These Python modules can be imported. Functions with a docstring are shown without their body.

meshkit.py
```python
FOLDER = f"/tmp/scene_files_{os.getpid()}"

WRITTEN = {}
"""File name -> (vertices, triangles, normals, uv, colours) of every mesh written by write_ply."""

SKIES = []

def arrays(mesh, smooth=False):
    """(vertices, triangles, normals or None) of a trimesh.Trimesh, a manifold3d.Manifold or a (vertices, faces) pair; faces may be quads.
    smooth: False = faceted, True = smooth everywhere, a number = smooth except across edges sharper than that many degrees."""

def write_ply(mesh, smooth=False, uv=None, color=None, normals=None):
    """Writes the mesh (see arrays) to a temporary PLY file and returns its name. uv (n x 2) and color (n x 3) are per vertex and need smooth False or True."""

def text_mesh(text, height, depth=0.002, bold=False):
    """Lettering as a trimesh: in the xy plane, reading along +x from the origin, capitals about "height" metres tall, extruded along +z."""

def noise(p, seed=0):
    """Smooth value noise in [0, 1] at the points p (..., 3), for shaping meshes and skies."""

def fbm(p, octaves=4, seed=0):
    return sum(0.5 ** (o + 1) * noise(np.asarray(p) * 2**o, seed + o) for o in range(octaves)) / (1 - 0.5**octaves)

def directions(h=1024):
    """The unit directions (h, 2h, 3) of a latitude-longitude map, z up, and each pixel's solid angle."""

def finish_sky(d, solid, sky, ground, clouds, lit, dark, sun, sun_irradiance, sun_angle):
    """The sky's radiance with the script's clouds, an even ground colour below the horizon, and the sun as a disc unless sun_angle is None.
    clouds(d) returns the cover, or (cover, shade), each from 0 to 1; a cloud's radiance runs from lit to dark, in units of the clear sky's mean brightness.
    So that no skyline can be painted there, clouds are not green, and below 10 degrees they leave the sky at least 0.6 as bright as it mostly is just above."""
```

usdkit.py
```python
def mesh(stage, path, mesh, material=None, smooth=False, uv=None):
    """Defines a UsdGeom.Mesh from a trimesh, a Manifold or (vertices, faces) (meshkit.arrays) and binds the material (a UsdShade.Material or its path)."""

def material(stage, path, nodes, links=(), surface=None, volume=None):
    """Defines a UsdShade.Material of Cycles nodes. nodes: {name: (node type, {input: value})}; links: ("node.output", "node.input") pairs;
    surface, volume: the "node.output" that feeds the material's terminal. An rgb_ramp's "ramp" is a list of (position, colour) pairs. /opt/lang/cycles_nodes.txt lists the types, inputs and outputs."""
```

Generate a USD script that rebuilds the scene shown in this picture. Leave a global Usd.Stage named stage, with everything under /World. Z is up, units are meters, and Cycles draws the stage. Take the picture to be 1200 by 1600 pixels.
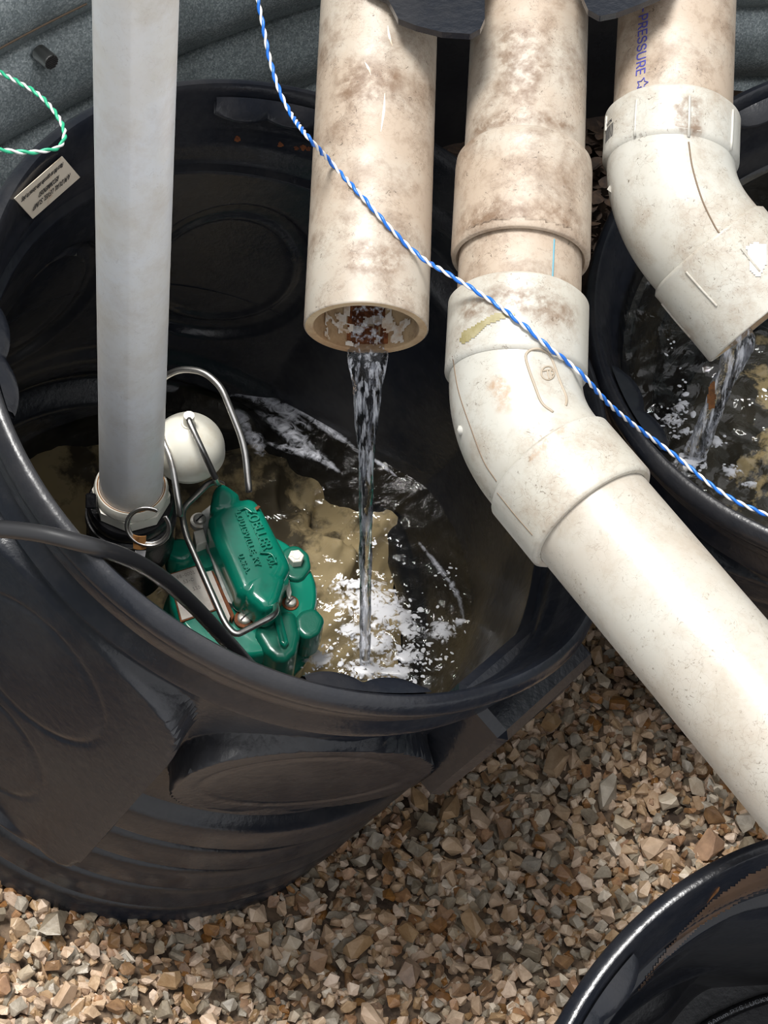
import math, random
import numpy as np, trimesh, usdkit, meshkit
from shapely.geometry import Polygon, Point
from pxr import Usd, UsdGeom, UsdLux, UsdShade, Gf, Sdf, Vt

rng = np.random.default_rng(7)
PI = math.pi
stage = Usd.Stage.CreateInMemory()
UsdGeom.SetStageUpAxis(stage, 'Z'); UsdGeom.SetStageMetersPerUnit(stage, 1.0)
UsdGeom.Xform.Define(stage, '/World'); UsdGeom.Scope.Define(stage, '/World/Looks')

# ------------------------------------------------------------------ camera, sky, light
FPX = 3000.0                                    # focal length in pixels of the 1200x1600 frame
PITCH = math.radians(52.0)
CAM = np.array([0, 0, 1.48])
FW = np.array([0, math.cos(PITCH), -math.sin(PITCH)])
UPV = np.array([0, math.sin(PITCH), math.cos(PITCH)])
RT = np.array([1.0, 0, 0])
cam = UsdGeom.Camera.Define(stage, '/World/camera')
cam.CreateHorizontalApertureAttr(24.0); cam.CreateVerticalApertureAttr(32.0)
cam.CreateFocalLengthAttr(24.0 * FPX / 1200)
cam.CreateClippingRangeAttr(Gf.Vec2f(0.05, 50))
cam.AddTransformOp().Set(Gf.Matrix4d(*RT, 0, *UPV, 0, *(-FW), 0, *CAM, 1))
cam.CreateExposureAttr(0.28)

dome = UsdLux.DomeLight.Define(stage, '/World/sky')
dome.CreateIntensityAttr(0.85)
sun = UsdLux.DistantLight.Define(stage, '/World/sun')
sun.CreateIntensityAttr(13.0); sun.CreateAngleAttr(19.0); sun.CreateColorAttr(Gf.Vec3f(1.0, 0.98, 0.945))


def look_dir(prim, d):                          # a light shining along d
    d = np.array(d, float); d /= np.linalg.norm(d)
    x = np.cross([0, 1, 0.1], -d); x /= np.linalg.norm(x); y = np.cross(-d, x)
    prim.AddTransformOp().Set(Gf.Matrix4d(*x, 0, *y, 0, *(-d), 0, 0, 0, 3, 1))


look_dir(sun, (0.14, -0.10, -0.98))


# ------------------------------------------------------------------ from the picture to the place
def ray(px, py):
    return RT * (px - 600) / FPX - UPV * (py - 800) / FPX + FW


def at(px, py, Z):                              # the point that lies Z metres in front of the camera's plane
    return CAM + ray(px, py) * Z


def onz(px, py, z):
    d = ray(px, py); return CAM + d * (z - CAM[2]) / d[2]


def onplane(px, py, p0, nn):
    d = ray(px, py); return CAM + d * ((p0 - CAM) @ nn) / (d @ nn)


def unit(v):
    v = np.asarray(v, float); return v / np.linalg.norm(v)


# ------------------------------------------------------------------ prims
used = {}


def numbered(name, parent='/World'):
    k = used.get((parent, name), 0); used[(parent, name)] = k + 1
    return f'{parent}/{name}' if k == 0 else f'{parent}/{name}_{k:03d}'


def tag(p, label=None, cat=None, group=None, kind=None):
    p = p.GetPrim() if hasattr(p, 'GetPrim') else p
    for k, v in (('label', label), ('category', cat), ('group', group), ('kind', kind)):
        if v: p.SetCustomDataByKey(k, v)
    return p


def thing(name, label, cat, group=None, origin=(0, 0, 0), frame=None):
    x = UsdGeom.Xform.Define(stage, numbered(name))
    if frame is not None:
        x.AddTransformOp().Set(Gf.Matrix4d(*map(float, frame[0]), 0, *map(float, frame[1]), 0, *map(float, frame[2]), 0, *map(float, origin), 1))
    else:
        x.AddTranslateOp().Set(Gf.Vec3d(*map(float, origin)))
    x.GetPrim().SetCustomDataByKey('label', label)
    tag(x, label, cat, group)
    x_o[str(x.GetPath())] = np.array(origin, float)
    return x


x_o = {}


def obj(name, mesh, mat, parent=None, smooth=35, label=None):
    """ONE mesh; its vertices are given in world space and stored relative to its thing's base."""
    pp = str(parent.GetPath()) if parent is not None else '/World'
    if isinstance(mesh, (list, tuple)) and not isinstance(mesh[0], np.ndarray):
        mesh = trimesh.util.concatenate([trimesh.Trimesh(*m, process=False) if isinstance(m, tuple) else m for m in mesh])
    if isinstance(mesh, tuple):
        v, f = mesh
        f = np.asarray(f)
        if f.shape[1] == 4: f = np.vstack([f[:, [0, 1, 2]], f[:, [0, 2, 3]]])
        mesh = trimesh.Trimesh(v, f, process=False)
    o = x_o.get(pp)
    if o is None and pp.count('/') > 2: o = x_o.get(pp.rsplit('/', 1)[0])
    if o is not None and np.abs(o).max() > 0 and pp not in local_frames and pp.rsplit('/', 1)[0] not in local_frames:
        mesh = mesh.copy(); mesh.apply_translation(-o)
    m = usdkit.mesh(stage, numbered(name, pp), mesh, LOOK[mat], smooth=smooth)
    if label: tag(m, label)
    return m


local_frames = set()

# ------------------------------------------------------------------ materials
LOOK = {}


def mat(name, nodes, links, surface='p.BSDF', volume=None):
    LOOK[name] = usdkit.material(stage, f'/World/Looks/{name}', nodes, links, surface=surface, volume=volume)


def plastic(name, base, dust, rough=0.4, dust_lo=0.5, dust_hi=0.75, scale=9, bump=0.15, scratch=0.25):
    mat(name, {
        'tc': ('texture_coordinate', {}),
        'n1': ('noise_texture', {'scale': scale, 'detail': 8, 'roughness': 0.65}),
        'n2': ('noise_texture', {'scale': 150, 'detail': 3, 'roughness': 0.6}),
        'n3': ('noise_texture', {'scale': 38, 'detail': 6, 'roughness': 0.7}),
        'r': ('map_range', {'from_min': dust_lo, 'from_max': dust_hi, 'to_min': 0.0, 'to_max': 1.0, 'clamp': True}),
        'r3': ('map_range', {'from_min': 0.62, 'from_max': 0.78, 'to_min': 0.0, 'to_max': scratch, 'clamp': True}),
        'c': ('mix_color', {'a': base, 'b': dust}),
        'c2': ('mix_color', {'b': tuple(min(1, x * 2.2 + 0.02) for x in dust)}),
        'ro': ('map_range', {'from_min': 0.3, 'from_max': 0.75, 'to_min': rough - 0.12, 'to_max': rough + 0.2}),
        'b': ('bump', {'strength': bump, 'distance': 0.002}),
        'p': ('principled_bsdf', {'specular_ior_level': 0.45})},
        [('tc.object', 'n1.vector'), ('tc.object', 'n2.vector'), ('tc.object', 'n3.vector'), ('n1.fac', 'r.value'), ('r.result', 'c.fac'),
         ('n3.fac', 'r3.value'), ('r3.result', 'c2.fac'), ('c.result', 'c2.a'), ('c2.result', 'p.base_color'), ('n1.fac', 'ro.value'), ('ro.result', 'p.roughness'),
         ('n2.fac', 'b.height'), ('b.normal', 'p.normal')])


plastic('black_basin', (0.0085, 0.0098, 0.0135), (0.026, 0.025, 0.026), 0.25, 0.42, 0.70, 7, 0.2)
plastic('black_basin_dusty', (0.012, 0.013, 0.016), (0.06, 0.05, 0.042), 0.42, 0.40, 0.68, 8, 0.2)
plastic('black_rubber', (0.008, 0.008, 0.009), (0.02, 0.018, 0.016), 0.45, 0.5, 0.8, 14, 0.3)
plastic('black_wet', (0.006, 0.006, 0.007), (0.015, 0.014, 0.012), 0.2, 0.5, 0.8, 14, 0.3)


def pvc(name, clean, tan, dirt, dirt_amount=0.5, speck=0.6, rough=0.33, tan_lo=0.35, tan_hi=0.62):
    mat(name, {
        'tc': ('texture_coordinate', {}),
        'n1': ('noise_texture', {'scale': 11, 'detail': 6, 'roughness': 0.6}),
        'n2': ('noise_texture', {'scale': 30, 'detail': 10, 'roughness': 0.78, 'distortion': 0.15}),
        'n3': ('noise_texture', {'scale': 210, 'detail': 4, 'roughness': 0.7, 'distortion': 1.6}),
        'n4': ('noise_texture', {'scale': 34, 'detail': 5, 'roughness': 0.6}),
        'v': ('voronoi_texture', {'scale': 130, 'feature': 'distance_to_edge'}),
        'nv': ('noise_texture', {'scale': 60, 'detail': 4}),
        'vm': ('vector_math', {'math_type': 'multiply_add', 'vector2': (0.02, 0.02, 0.02)}),
        'r1': ('map_range', {'from_min': tan_lo, 'from_max': tan_hi, 'clamp': True}),
        'r2': ('map_range', {'from_min': 0.47, 'from_max': 0.68, 'to_max': dirt_amount, 'clamp': True}),
        'r3': ('map_range', {'from_min': 0.60, 'from_max': 0.68, 'clamp': True}),
        'r4': ('map_range', {'from_min': 0.40, 'from_max': 0.56, 'to_max': speck, 'clamp': True}),
        'rv': ('map_range', {'from_min': 0.0, 'from_max': 0.025, 'to_min': 0.7, 'to_max': 0.0, 'clamp': True}),
        'mv': ('math', {'math_type': 'multiply'}), 'mv2': ('math', {'math_type': 'maximum'}), 'ms': ('math', {'math_type': 'multiply'}),
        'c1': ('mix_color', {'a': clean, 'b': tan}), 'c2': ('mix_color', {'b': dirt}), 'c3': ('mix_color', {'b': tuple(x * 0.35 for x in dirt)}),
        'ro': ('map_range', {'from_min': 0, 'from_max': 1, 'to_min': rough - 0.03, 'to_max': rough + 0.25}),
        'b': ('bump', {'strength': 0.12, 'distance': 0.001}),
        'p': ('principled_bsdf', {'subsurface_weight': 0.08, 'subsurface_scale': 0.004, 'subsurface_radius': (1, 0.9, 0.7)})},
        [('tc.object', f'{k}.vector') for k in ('n1', 'n2', 'n3', 'n4', 'nv')] +
        [('nv.color', 'vm.vector1'), ('tc.object', 'vm.vector3'), ('vm.vector', 'v.vector'), ('v.distance', 'rv.value'),
         ('n1.fac', 'r1.value'), ('r1.result', 'c1.fac'), ('n2.fac', 'r2.value'), ('r2.result', 'c2.fac'), ('c1.result', 'c2.a'),
         ('n3.fac', 'r3.value'), ('n4.fac', 'r4.value'), ('rv.result', 'mv.value1'), ('r3.result', 'mv2.value1'), ('mv.value', 'mv2.value2'), ('n1.fac', 'mv.value2'),
         ('mv2.value', 'ms.value1'), ('r4.result', 'ms.value2'), ('ms.value', 'c3.fac'), ('c2.result', 'c3.a'), ('c3.result', 'p.base_color'),
         ('r1.result', 'ro.value'), ('ro.result', 'p.roughness'), ('n2.fac', 'b.height'), ('b.normal', 'p.normal')])


pvc('pvc_tan', (0.451, 0.414, 0.353), (0.385, 0.307, 0.234), (0.143, 0.086, 0.049), 0.8, 0.85)
pvc('pvc_cream', (0.480, 0.468, 0.420), (0.415, 0.383, 0.320), (0.210, 0.128, 0.068), 0.5, 0.8, 0.3, 0.4, 0.7)
pvc('pvc_lower', (0.452, 0.432, 0.383), (0.395, 0.345, 0.285), (0.225, 0.165, 0.098), 0.35, 0.7, 0.26, 0.4, 0.7)
pvc('pvc_grey', (0.62, 0.63, 0.64), (0.56, 0.535, 0.48), (0.34, 0.26, 0.18), 0.28, 0.2, 0.34, 0.42, 0.68)
pvc('pvc_inside', (0.56, 0.43, 0.27), (0.42, 0.27, 0.14), (0.20, 0.09, 0.04), 0.6, 0.3, 0.3)


def simple(name, color, rough=0.4, metallic=0.0, spec=0.5, tint=None, scale=60, lo=0.5, hi=0.65, bump=0.0, coat=0.0):
    nodes = {'p': ('principled_bsdf', {'base_color': color, 'roughness': rough, 'metallic': metallic, 'specular_ior_level': spec, 'coat_weight': coat})}
    links = []
    if tint is not None or bump:
        nodes |= {'tc': ('texture_coordinate', {}), 'n': ('noise_texture', {'scale': scale, 'detail': 6, 'roughness': 0.65})}
        links += [('tc.object', 'n.vector')]
    if tint is not None:
        nodes |= {'r': ('map_range', {'from_min': lo, 'from_max': hi, 'clamp': True}), 'c': ('mix_color', {'a': color, 'b': tint})}
        links += [('n.fac', 'r.value'), ('r.result', 'c.fac'), ('c.result', 'p.base_color')]
    if bump:
        nodes['b'] = ('bump', {'strength': bump, 'distance': 0.001}); links += [('n.fac', 'b.height'), ('b.normal', 'p.normal')]
    mat(name, nodes, links)


simple('green_paint', (0.003, 0.175, 0.112), 0.2, 0, 0.5, (0.004, 0.12, 0.078), 26, 0.5, 0.72, 0.12, 0.4)
simple('green_worn', (0.003, 0.105, 0.066), 0.28, 0, 0.5, (0.10, 0.065, 0.028), 45, 0.60, 0.70, 0.25, 0.3)
simple('steel', (0.62, 0.60, 0.57), 0.3, 1.0, 0.5, (0.42, 0.38, 0.34), 90, 0.5, 0.75, 0.05)
simple('bolt_steel', (0.72, 0.69, 0.62), 0.36, 0.6, 0.5, (0.45, 0.26, 0.12), 120, 0.56, 0.72, 0.1)
simple('nylon_white', (0.72, 0.69, 0.60), 0.35, 0, 0.5, (0.5, 0.34, 0.18), 70, 0.6, 0.8)
simple('float_white', (0.62, 0.60, 0.52), 0.3, 0, 0.5, (0.52, 0.45, 0.33), 30, 0.5, 0.8)
simple('plate_grey', (0.36, 0.37, 0.35), 0.45, 0.3, 0.5, (0.22, 0.22, 0.20), 70, 0.45, 0.7)
simple('plate_white', (0.58, 0.53, 0.47), 0.4, 0, 0.5, (0.42, 0.34, 0.27), 45, 0.55, 0.8)
simple('rust', (0.22, 0.07, 0.02), 0.7, 0, 0.3, (0.10, 0.03, 0.012), 200, 0.4, 0.6, 0.3)
simple('copper', (0.42, 0.20, 0.07), 0.4, 0.5, 0.5, (0.2, 0.08, 0.03), 200, 0.5, 0.7)
simple('white_label', (0.72, 0.70, 0.70), 0.5)
simple('sticker_paper', (0.66, 0.58, 0.47), 0.55, 0, 0.4, (0.44, 0.24, 0.11), 55, 0.58, 0.78)
simple('ink_black', (0.03, 0.028, 0.027), 0.6)
simple('ink_faded', (0.28, 0.25, 0.22), 0.6)
simple('ink_blue', (0.06, 0.06, 0.30), 0.5)
simple('ink_teal', (0.10, 0.28, 0.36), 0.5)
simple('ink_white', (0.62, 0.64, 0.68), 0.5)
simple('cable_black', (0.012, 0.012, 0.013), 0.34, 0, 0.5, None, 60, 0.5, 0.6, 0.05)
simple('wire_blue', (0.012, 0.13, 0.52), 0.3)
simple('wire_white', (0.72, 0.70, 0.68), 0.35)
simple('wire_green', (0.03, 0.38, 0.20), 0.35)
simple('seam_soft', (0.34, 0.28, 0.21), 0.5)
simple('seam_dark', (0.16, 0.11, 0.07), 0.6)
simple('brown_film', (0.10, 0.062, 0.04), 0.3, 0, 0.5, (0.06, 0.04, 0.03), 40, 0.4, 0.65)  # brown tone includes a reflection painted onto the basin wall
simple('leaf_brown', (0.20, 0.085, 0.03), 0.6, 0, 0.3, (0.10, 0.045, 0.02), 120, 0.4, 0.6)
simple('litter', (0.06, 0.036, 0.022), 0.75, 0, 0.3, (0.025, 0.016, 0.012), 90, 0.4, 0.6)
simple('glue_stain', (0.24, 0.205, 0.09), 0.4, 0, 0.5, (0.34, 0.30, 0.18), 80, 0.4, 0.6)
simple('scale_white', (0.72, 0.66, 0.58), 0.55, 0, 0.4, (0.52, 0.36, 0.22), 90, 0.5, 0.65, 0.4)
simple('ground_dirt', (0.17, 0.12, 0.08), 0.9, 0, 0.2, (0.05, 0.035, 0.026), 60, 0.4, 0.6, 0.5)
simple('sediment', (0.29, 0.24, 0.155), 0.7, 0, 0.3, (0.045, 0.038, 0.027), 15, 0.50, 0.60, 0.5)
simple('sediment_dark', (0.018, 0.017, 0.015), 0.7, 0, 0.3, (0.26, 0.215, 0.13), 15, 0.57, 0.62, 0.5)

mat('galvanized', {
    'tc': ('texture_coordinate', {}), 'v': ('voronoi_texture', {'scale': 800}), 'n': ('noise_texture', {'scale': 14, 'detail': 6}),
    'n2': ('noise_texture', {'scale': 420, 'detail': 2}),
    'r': ('rgb_ramp', {'ramp': [(0.0, (0.18, 0.215, 0.22)), (0.5, (0.30, 0.345, 0.35)), (1.0, (0.55, 0.60, 0.60))]}),
    'rm': ('map_range', {'from_min': 0.35, 'from_max': 0.7, 'to_min': 0.75, 'to_max': 1.1}),
    'm': ('mix_color', {'blend_type': 'multiply', 'fac': 1.0}),
    'b': ('bump', {'strength': 0.12, 'distance': 0.001}),
    'p': ('principled_bsdf', {'metallic': 0.35, 'roughness': 0.42})},
    [('tc.object', 'v.vector'), ('tc.object', 'n.vector'), ('tc.object', 'n2.vector'), ('v.color', 'r.fac'), ('r.color', 'm.a'), ('n.fac', 'rm.value'), ('rm.result', 'm.b'), ('m.result', 'p.base_color'),
     ('n2.fac', 'b.height'), ('b.normal', 'p.normal')])

mat('water', {
    'tc': ('texture_coordinate', {}), 'n': ('noise_texture', {'scale': 38, 'detail': 4, 'roughness': 0.6, 'distortion': 1.0}),
    'b': ('bump', {'strength': 0.5, 'distance': 0.004}), 'f': ('fresnel', {'IOR': 1.45}),
    't': ('transparent_bsdf', {'color': (0.90, 0.87, 0.79)}), 'g': ('glossy_bsdf', {'color': (1, 1, 1), 'roughness': 0.02}), 'x': ('mix_closure', {})},
    [('tc.object', 'n.vector'), ('n.fac', 'b.height'), ('b.normal', 'g.normal'), ('b.normal', 'f.normal'), ('f.fac', 'x.fac'), ('t.BSDF', 'x.closure1'), ('g.BSDF', 'x.closure2')]
    if False else [('tc.object', 'n.vector'), ('n.fac', 'b.height'), ('b.normal', 'g.normal'), ('f.fac', 'x.fac'), ('t.BSDF', 'x.closure1'), ('g.BSDF', 'x.closure2')], surface='x.closure')
mat('water_stream', {
    'tc': ('texture_coordinate', {}), 'mp': ('mapping', {'scale': (260, 260, 26)}), 'n': ('noise_texture', {'scale': 1.0, 'detail': 3, 'roughness': 0.6}),
    'r': ('map_range', {'from_min': 0.5, 'from_max': 0.68, 'to_min': 1.0, 'to_max': 0.35, 'clamp': True}),
    'b': ('bump', {'strength': 0.6, 'distance': 0.0015}),
    'p': ('principled_bsdf', {'base_color': (0.86, 0.88, 0.93), 'roughness': 0.05, 'ior': 1.33})},
    [('tc.object', 'mp.vector'), ('mp.vector', 'n.vector'), ('n.fac', 'r.value'), ('r.result', 'p.transmission_weight'), ('n.fac', 'b.height'), ('b.normal', 'p.normal')])
for nm_, col_, lo_, hi_ in (('stain_brown', (0.15, 0.085, 0.045), .40, .66), ('stain_orange', (0.36, 0.19, 0.08), .38, .66)):
    mat(nm_, {'tc': ('texture_coordinate', {}), 'n': ('noise_texture', {'scale': 120, 'detail': 7, 'roughness': 0.72}), 'r': ('map_range', {'from_min': lo_, 'from_max': hi_, 'to_min': 0.0, 'to_max': 0.62, 'clamp': True}),
        'at': ('attribute', {'attribute': 'fade'}), 'mu': ('math', {'math_type': 'multiply'}), 't': ('transparent_bsdf', {}), 'd': ('principled_bsdf', {'base_color': col_, 'roughness': 0.5}), 'x': ('mix_closure', {})},
        [('tc.object', 'n.vector'), ('n.fac', 'r.value'), ('r.result', 'mu.value1'), ('at.fac', 'mu.value2'), ('mu.value', 'x.fac'), ('t.BSDF', 'x.closure1'), ('d.BSDF', 'x.closure2')], surface='x.closure')
mat('foam_dense', {
    'tc': ('texture_coordinate', {}), 'n': ('noise_texture', {'scale': 150, 'detail': 5, 'roughness': 0.6, 'distortion': 0.8}), 'r': ('map_range', {'from_min': 0.50, 'from_max': 0.60, 'to_min': 0.0, 'to_max': 0.95, 'clamp': True}),
    't': ('transparent_bsdf', {}), 'd': ('principled_bsdf', {'base_color': (0.80, 0.80, 0.83), 'roughness': 0.25}), 'at': ('attribute', {'attribute': 'fade'}), 'mu': ('math', {'math_type': 'multiply'}), 'ad': ('math', {'math_type': 'multiply_add', 'value2': 0.30, 'value3': -0.15}), 'sm': ('math', {'math_type': 'add'}), 'x': ('mix_closure', {})},
    [('tc.object', 'n.vector'), ('at.fac', 'ad.value1'), ('n.fac', 'sm.value1'), ('ad.value', 'sm.value2'), ('sm.value', 'r.value'), ('r.result', 'mu.value1'), ('at.fac', 'mu.value2'), ('mu.value', 'x.fac'), ('t.BSDF', 'x.closure1'), ('d.BSDF', 'x.closure2')], surface='x.closure')
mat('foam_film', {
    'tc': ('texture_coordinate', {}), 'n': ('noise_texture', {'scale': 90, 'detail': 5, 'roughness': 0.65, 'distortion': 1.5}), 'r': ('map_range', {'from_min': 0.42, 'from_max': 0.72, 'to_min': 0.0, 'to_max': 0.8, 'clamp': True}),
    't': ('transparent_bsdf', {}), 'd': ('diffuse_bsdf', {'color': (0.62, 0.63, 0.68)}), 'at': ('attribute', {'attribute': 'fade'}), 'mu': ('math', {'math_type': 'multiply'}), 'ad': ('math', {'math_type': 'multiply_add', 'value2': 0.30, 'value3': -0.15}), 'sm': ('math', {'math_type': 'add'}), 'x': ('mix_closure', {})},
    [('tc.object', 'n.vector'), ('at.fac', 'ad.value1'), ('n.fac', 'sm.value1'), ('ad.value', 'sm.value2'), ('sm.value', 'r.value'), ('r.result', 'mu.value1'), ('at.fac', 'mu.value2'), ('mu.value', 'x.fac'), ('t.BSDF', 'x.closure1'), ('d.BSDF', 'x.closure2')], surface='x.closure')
mat('foam', {'p': ('principled_bsdf', {'base_color': (0.80, 0.80, 0.83), 'roughness': 0.15, 'transmission_weight': 0.15, 'ior': 1.33})}, [])  # white serves both the foam and the painted glints


def stone_mat(name, ca, cb, rough):
    mat(name, {
        'tc': ('texture_coordinate', {}), 'oi': ('object_info', {}),
        'n': ('noise_texture', {'scale': 70, 'detail': 7, 'roughness': 0.7}), 'n2': ('noise_texture', {'scale': 260, 'detail': 4}),
        'c': ('mix_color', {'a': ca, 'b': cb}), 'r': ('map_range', {'from_min': 0.38, 'from_max': 0.64, 'clamp': True}),
        'h': ('hsv', {}), 'rv': ('map_range', {'from_min': 0, 'from_max': 1, 'to_min': 0.72, 'to_max': 1.3}), 'rs': ('map_range', {'to_min': 1.15, 'to_max': 0.75}),
        'b': ('bump', {'strength': 0.5, 'distance': 0.0012}),
        'p': ('principled_bsdf', {'roughness': rough, 'specular_ior_level': 0.5})},
        [('tc.object', 'n.vector'), ('tc.object', 'n2.vector'), ('n.fac', 'r.value'), ('r.result', 'c.fac'), ('c.result', 'h.color'), ('oi.random', 'rv.value'), ('oi.random', 'rs.value'),
         ('rv.result', 'h.value'), ('rs.result', 'h.saturation'), ('h.color', 'p.base_color'), ('n2.fac', 'b.height'), ('b.normal', 'p.normal')])


STONE_MATS = ['stone_tan', 'stone_pink', 'stone_brown', 'stone_pale', 'stone_grey', 'stone_rust']
stone_mat('stone_tan', (0.52, 0.365, 0.225), (0.35, 0.225, 0.125), 0.45)
stone_mat('stone_pink', (0.58, 0.42, 0.29), (0.42, 0.285, 0.18), 0.45)
stone_mat('stone_brown', (0.29, 0.17, 0.085), (0.16, 0.09, 0.048), 0.38)
stone_mat('stone_pale', (0.60, 0.51, 0.39), (0.45, 0.35, 0.245), 0.45)
stone_mat('stone_grey', (0.35, 0.295, 0.22), (0.20, 0.165, 0.12), 0.42)
stone_mat('stone_rust', (0.38, 0.20, 0.085), (0.22, 0.11, 0.05), 0.4)


mat('overcast_sky', {
    'tc': ('texture_coordinate', {}), 's': ('separate_xyz', {}), 'n': ('noise_texture', {'scale': 3.0, 'detail': 5, 'roughness': 0.55}),
    'g': ('map_range', {'from_min': 0.0, 'from_max': 1.0, 'to_min': 0.68, 'to_max': 1.02, 'clamp': True}),
    'cl': ('map_range', {'from_min': 0.35, 'from_max': 0.65, 'to_min': 0.78, 'to_max': 1.22, 'clamp': True}),
    'm': ('math', {'math_type': 'multiply'}), 'bg': ('background_shader', {'color': (0.97, 0.985, 1.02)})},
    [('tc.generated', 's.vector'), ('tc.generated', 'n.vector'), ('s.z', 'g.value'), ('n.fac', 'cl.value'), ('g.result', 'm.value1'), ('cl.result', 'm.value2'), ('m.value', 'bg.strength')], surface='bg.background')
UsdShade.MaterialBindingAPI.Apply(dome.GetPrim()).Bind(LOOK['overcast_sky'])


# ------------------------------------------------------------------ shapes
def frame_of(d, hint=(0, 0, 1.0)):
    d = unit(d)
    if abs(d @ unit(hint)) > 0.97: hint = (0, 1.0, 0)
    x = unit(np.cross(hint, d)); return x, np.cross(d, x), d


def grid(P, close_u=True, flip=False):
    """quads of a (rows, cols, 3) array, closed around the columns"""
    n, m = P.shape[:2]
    i, j = np.meshgrid(np.arange(n - 1), np.arange(m if close_u else m - 1), indexing='ij')
    j2 = (j + 1) % m
    q = np.stack([i * m + j, i * m + j2, (i + 1) * m + j2, (i + 1) * m + j], -1).reshape(-1, 4)
    if flip: q = q[:, ::-1]
    return trimesh.Trimesh(P.reshape(-1, 3), np.vstack([q[:, [0, 1, 2]], q[:, [0, 2, 3]]]), process=False)


def smooth_path(pts, n=80):
    """a Catmull-Rom line through the points, evenly resampled"""
    p = np.asarray(pts, float)
    p = np.vstack([2 * p[0] - p[1], p, 2 * p[-1] - p[-2]])
    out = []
    for k in range(1, len(p) - 2):
        t = np.linspace(0, 1, 24, endpoint=False)[:, None]
        a, b, c, d = p[k - 1:k + 3]
        out.append(0.5 * (2 * b + (c - a) * t + (2 * a - 5 * b + 4 * c - d) * t ** 2 + (3 * b - a - 3 * c + d) * t ** 3))
    out = np.vstack(out + [p[-2:-1]])
    s = np.r_[0, np.cumsum(np.linalg.norm(np.diff(out, axis=0), axis=1))]
    return np.stack([np.interp(np.linspace(0, s[-1], n), s, out[:, k]) for k in range(3)], 1)


def fillet_path(pts, radius, n=8):
    """straight runs with rounded corners (bent wire)"""
    p = [np.asarray(x, float) for x in pts]; out = [p[0]]
    for k in range(1, len(p) - 1):
        a, b = unit(p[k - 1] - p[k]), unit(p[k + 1] - p[k])
        t = min(radius, 0.45 * np.linalg.norm(p[k - 1] - p[k]), 0.45 * np.linalg.norm(p[k + 1] - p[k]))
        for s in np.linspace(0, 1, n):
            out.append((1 - s) ** 2 * (p[k] + a * t) + 2 * s * (1 - s) * p[k] + s * s * (p[k] + b * t))
    return np.array(out + [p[-1]])


def frames_along(p):
    t = np.gradient(p, axis=0); t /= np.linalg.norm(t, axis=1)[:, None]
    x = frame_of(t[0])[0]; X = []
    for k in range(len(p)):
        x = unit(x - (x @ t[k]) * t[k]); X.append(x)
    X = np.array(X); return X, np.cross(t, X), t


def tube(p, r, seg=16, cap=True):
    p = np.asarray(p, float); r = np.broadcast_to(np.asarray(r, float), len(p))
    X, Y, _ = frames_along(p)
    a = np.linspace(0, 2 * PI, seg, endpoint=False)
    P = p[:, None] + r[:, None, None] * (np.cos(a)[None, :, None] * X[:, None] + np.sin(a)[None, :, None] * Y[:, None])
    if cap:
        P = np.concatenate([np.repeat(p[:1, None], seg, 1), P, np.repeat(p[-1:, None], seg, 1)])
    return grid(P)


def lathe_along(c0, d, prof, seg=96, hint=(0, 0, 1.0)):
    """prof: (distance along d, radius) rows"""
    x, y, d = frame_of(d, hint); a = np.linspace(0, 2 * PI, seg, endpoint=False)
    pr = np.asarray(prof, float)
    P = c0 + pr[:, :1, None] * d + pr[:, 1:, None] * (np.cos(a)[None, :, None] * x + np.sin(a)[None, :, None] * y)
    return grid(P)


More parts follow.
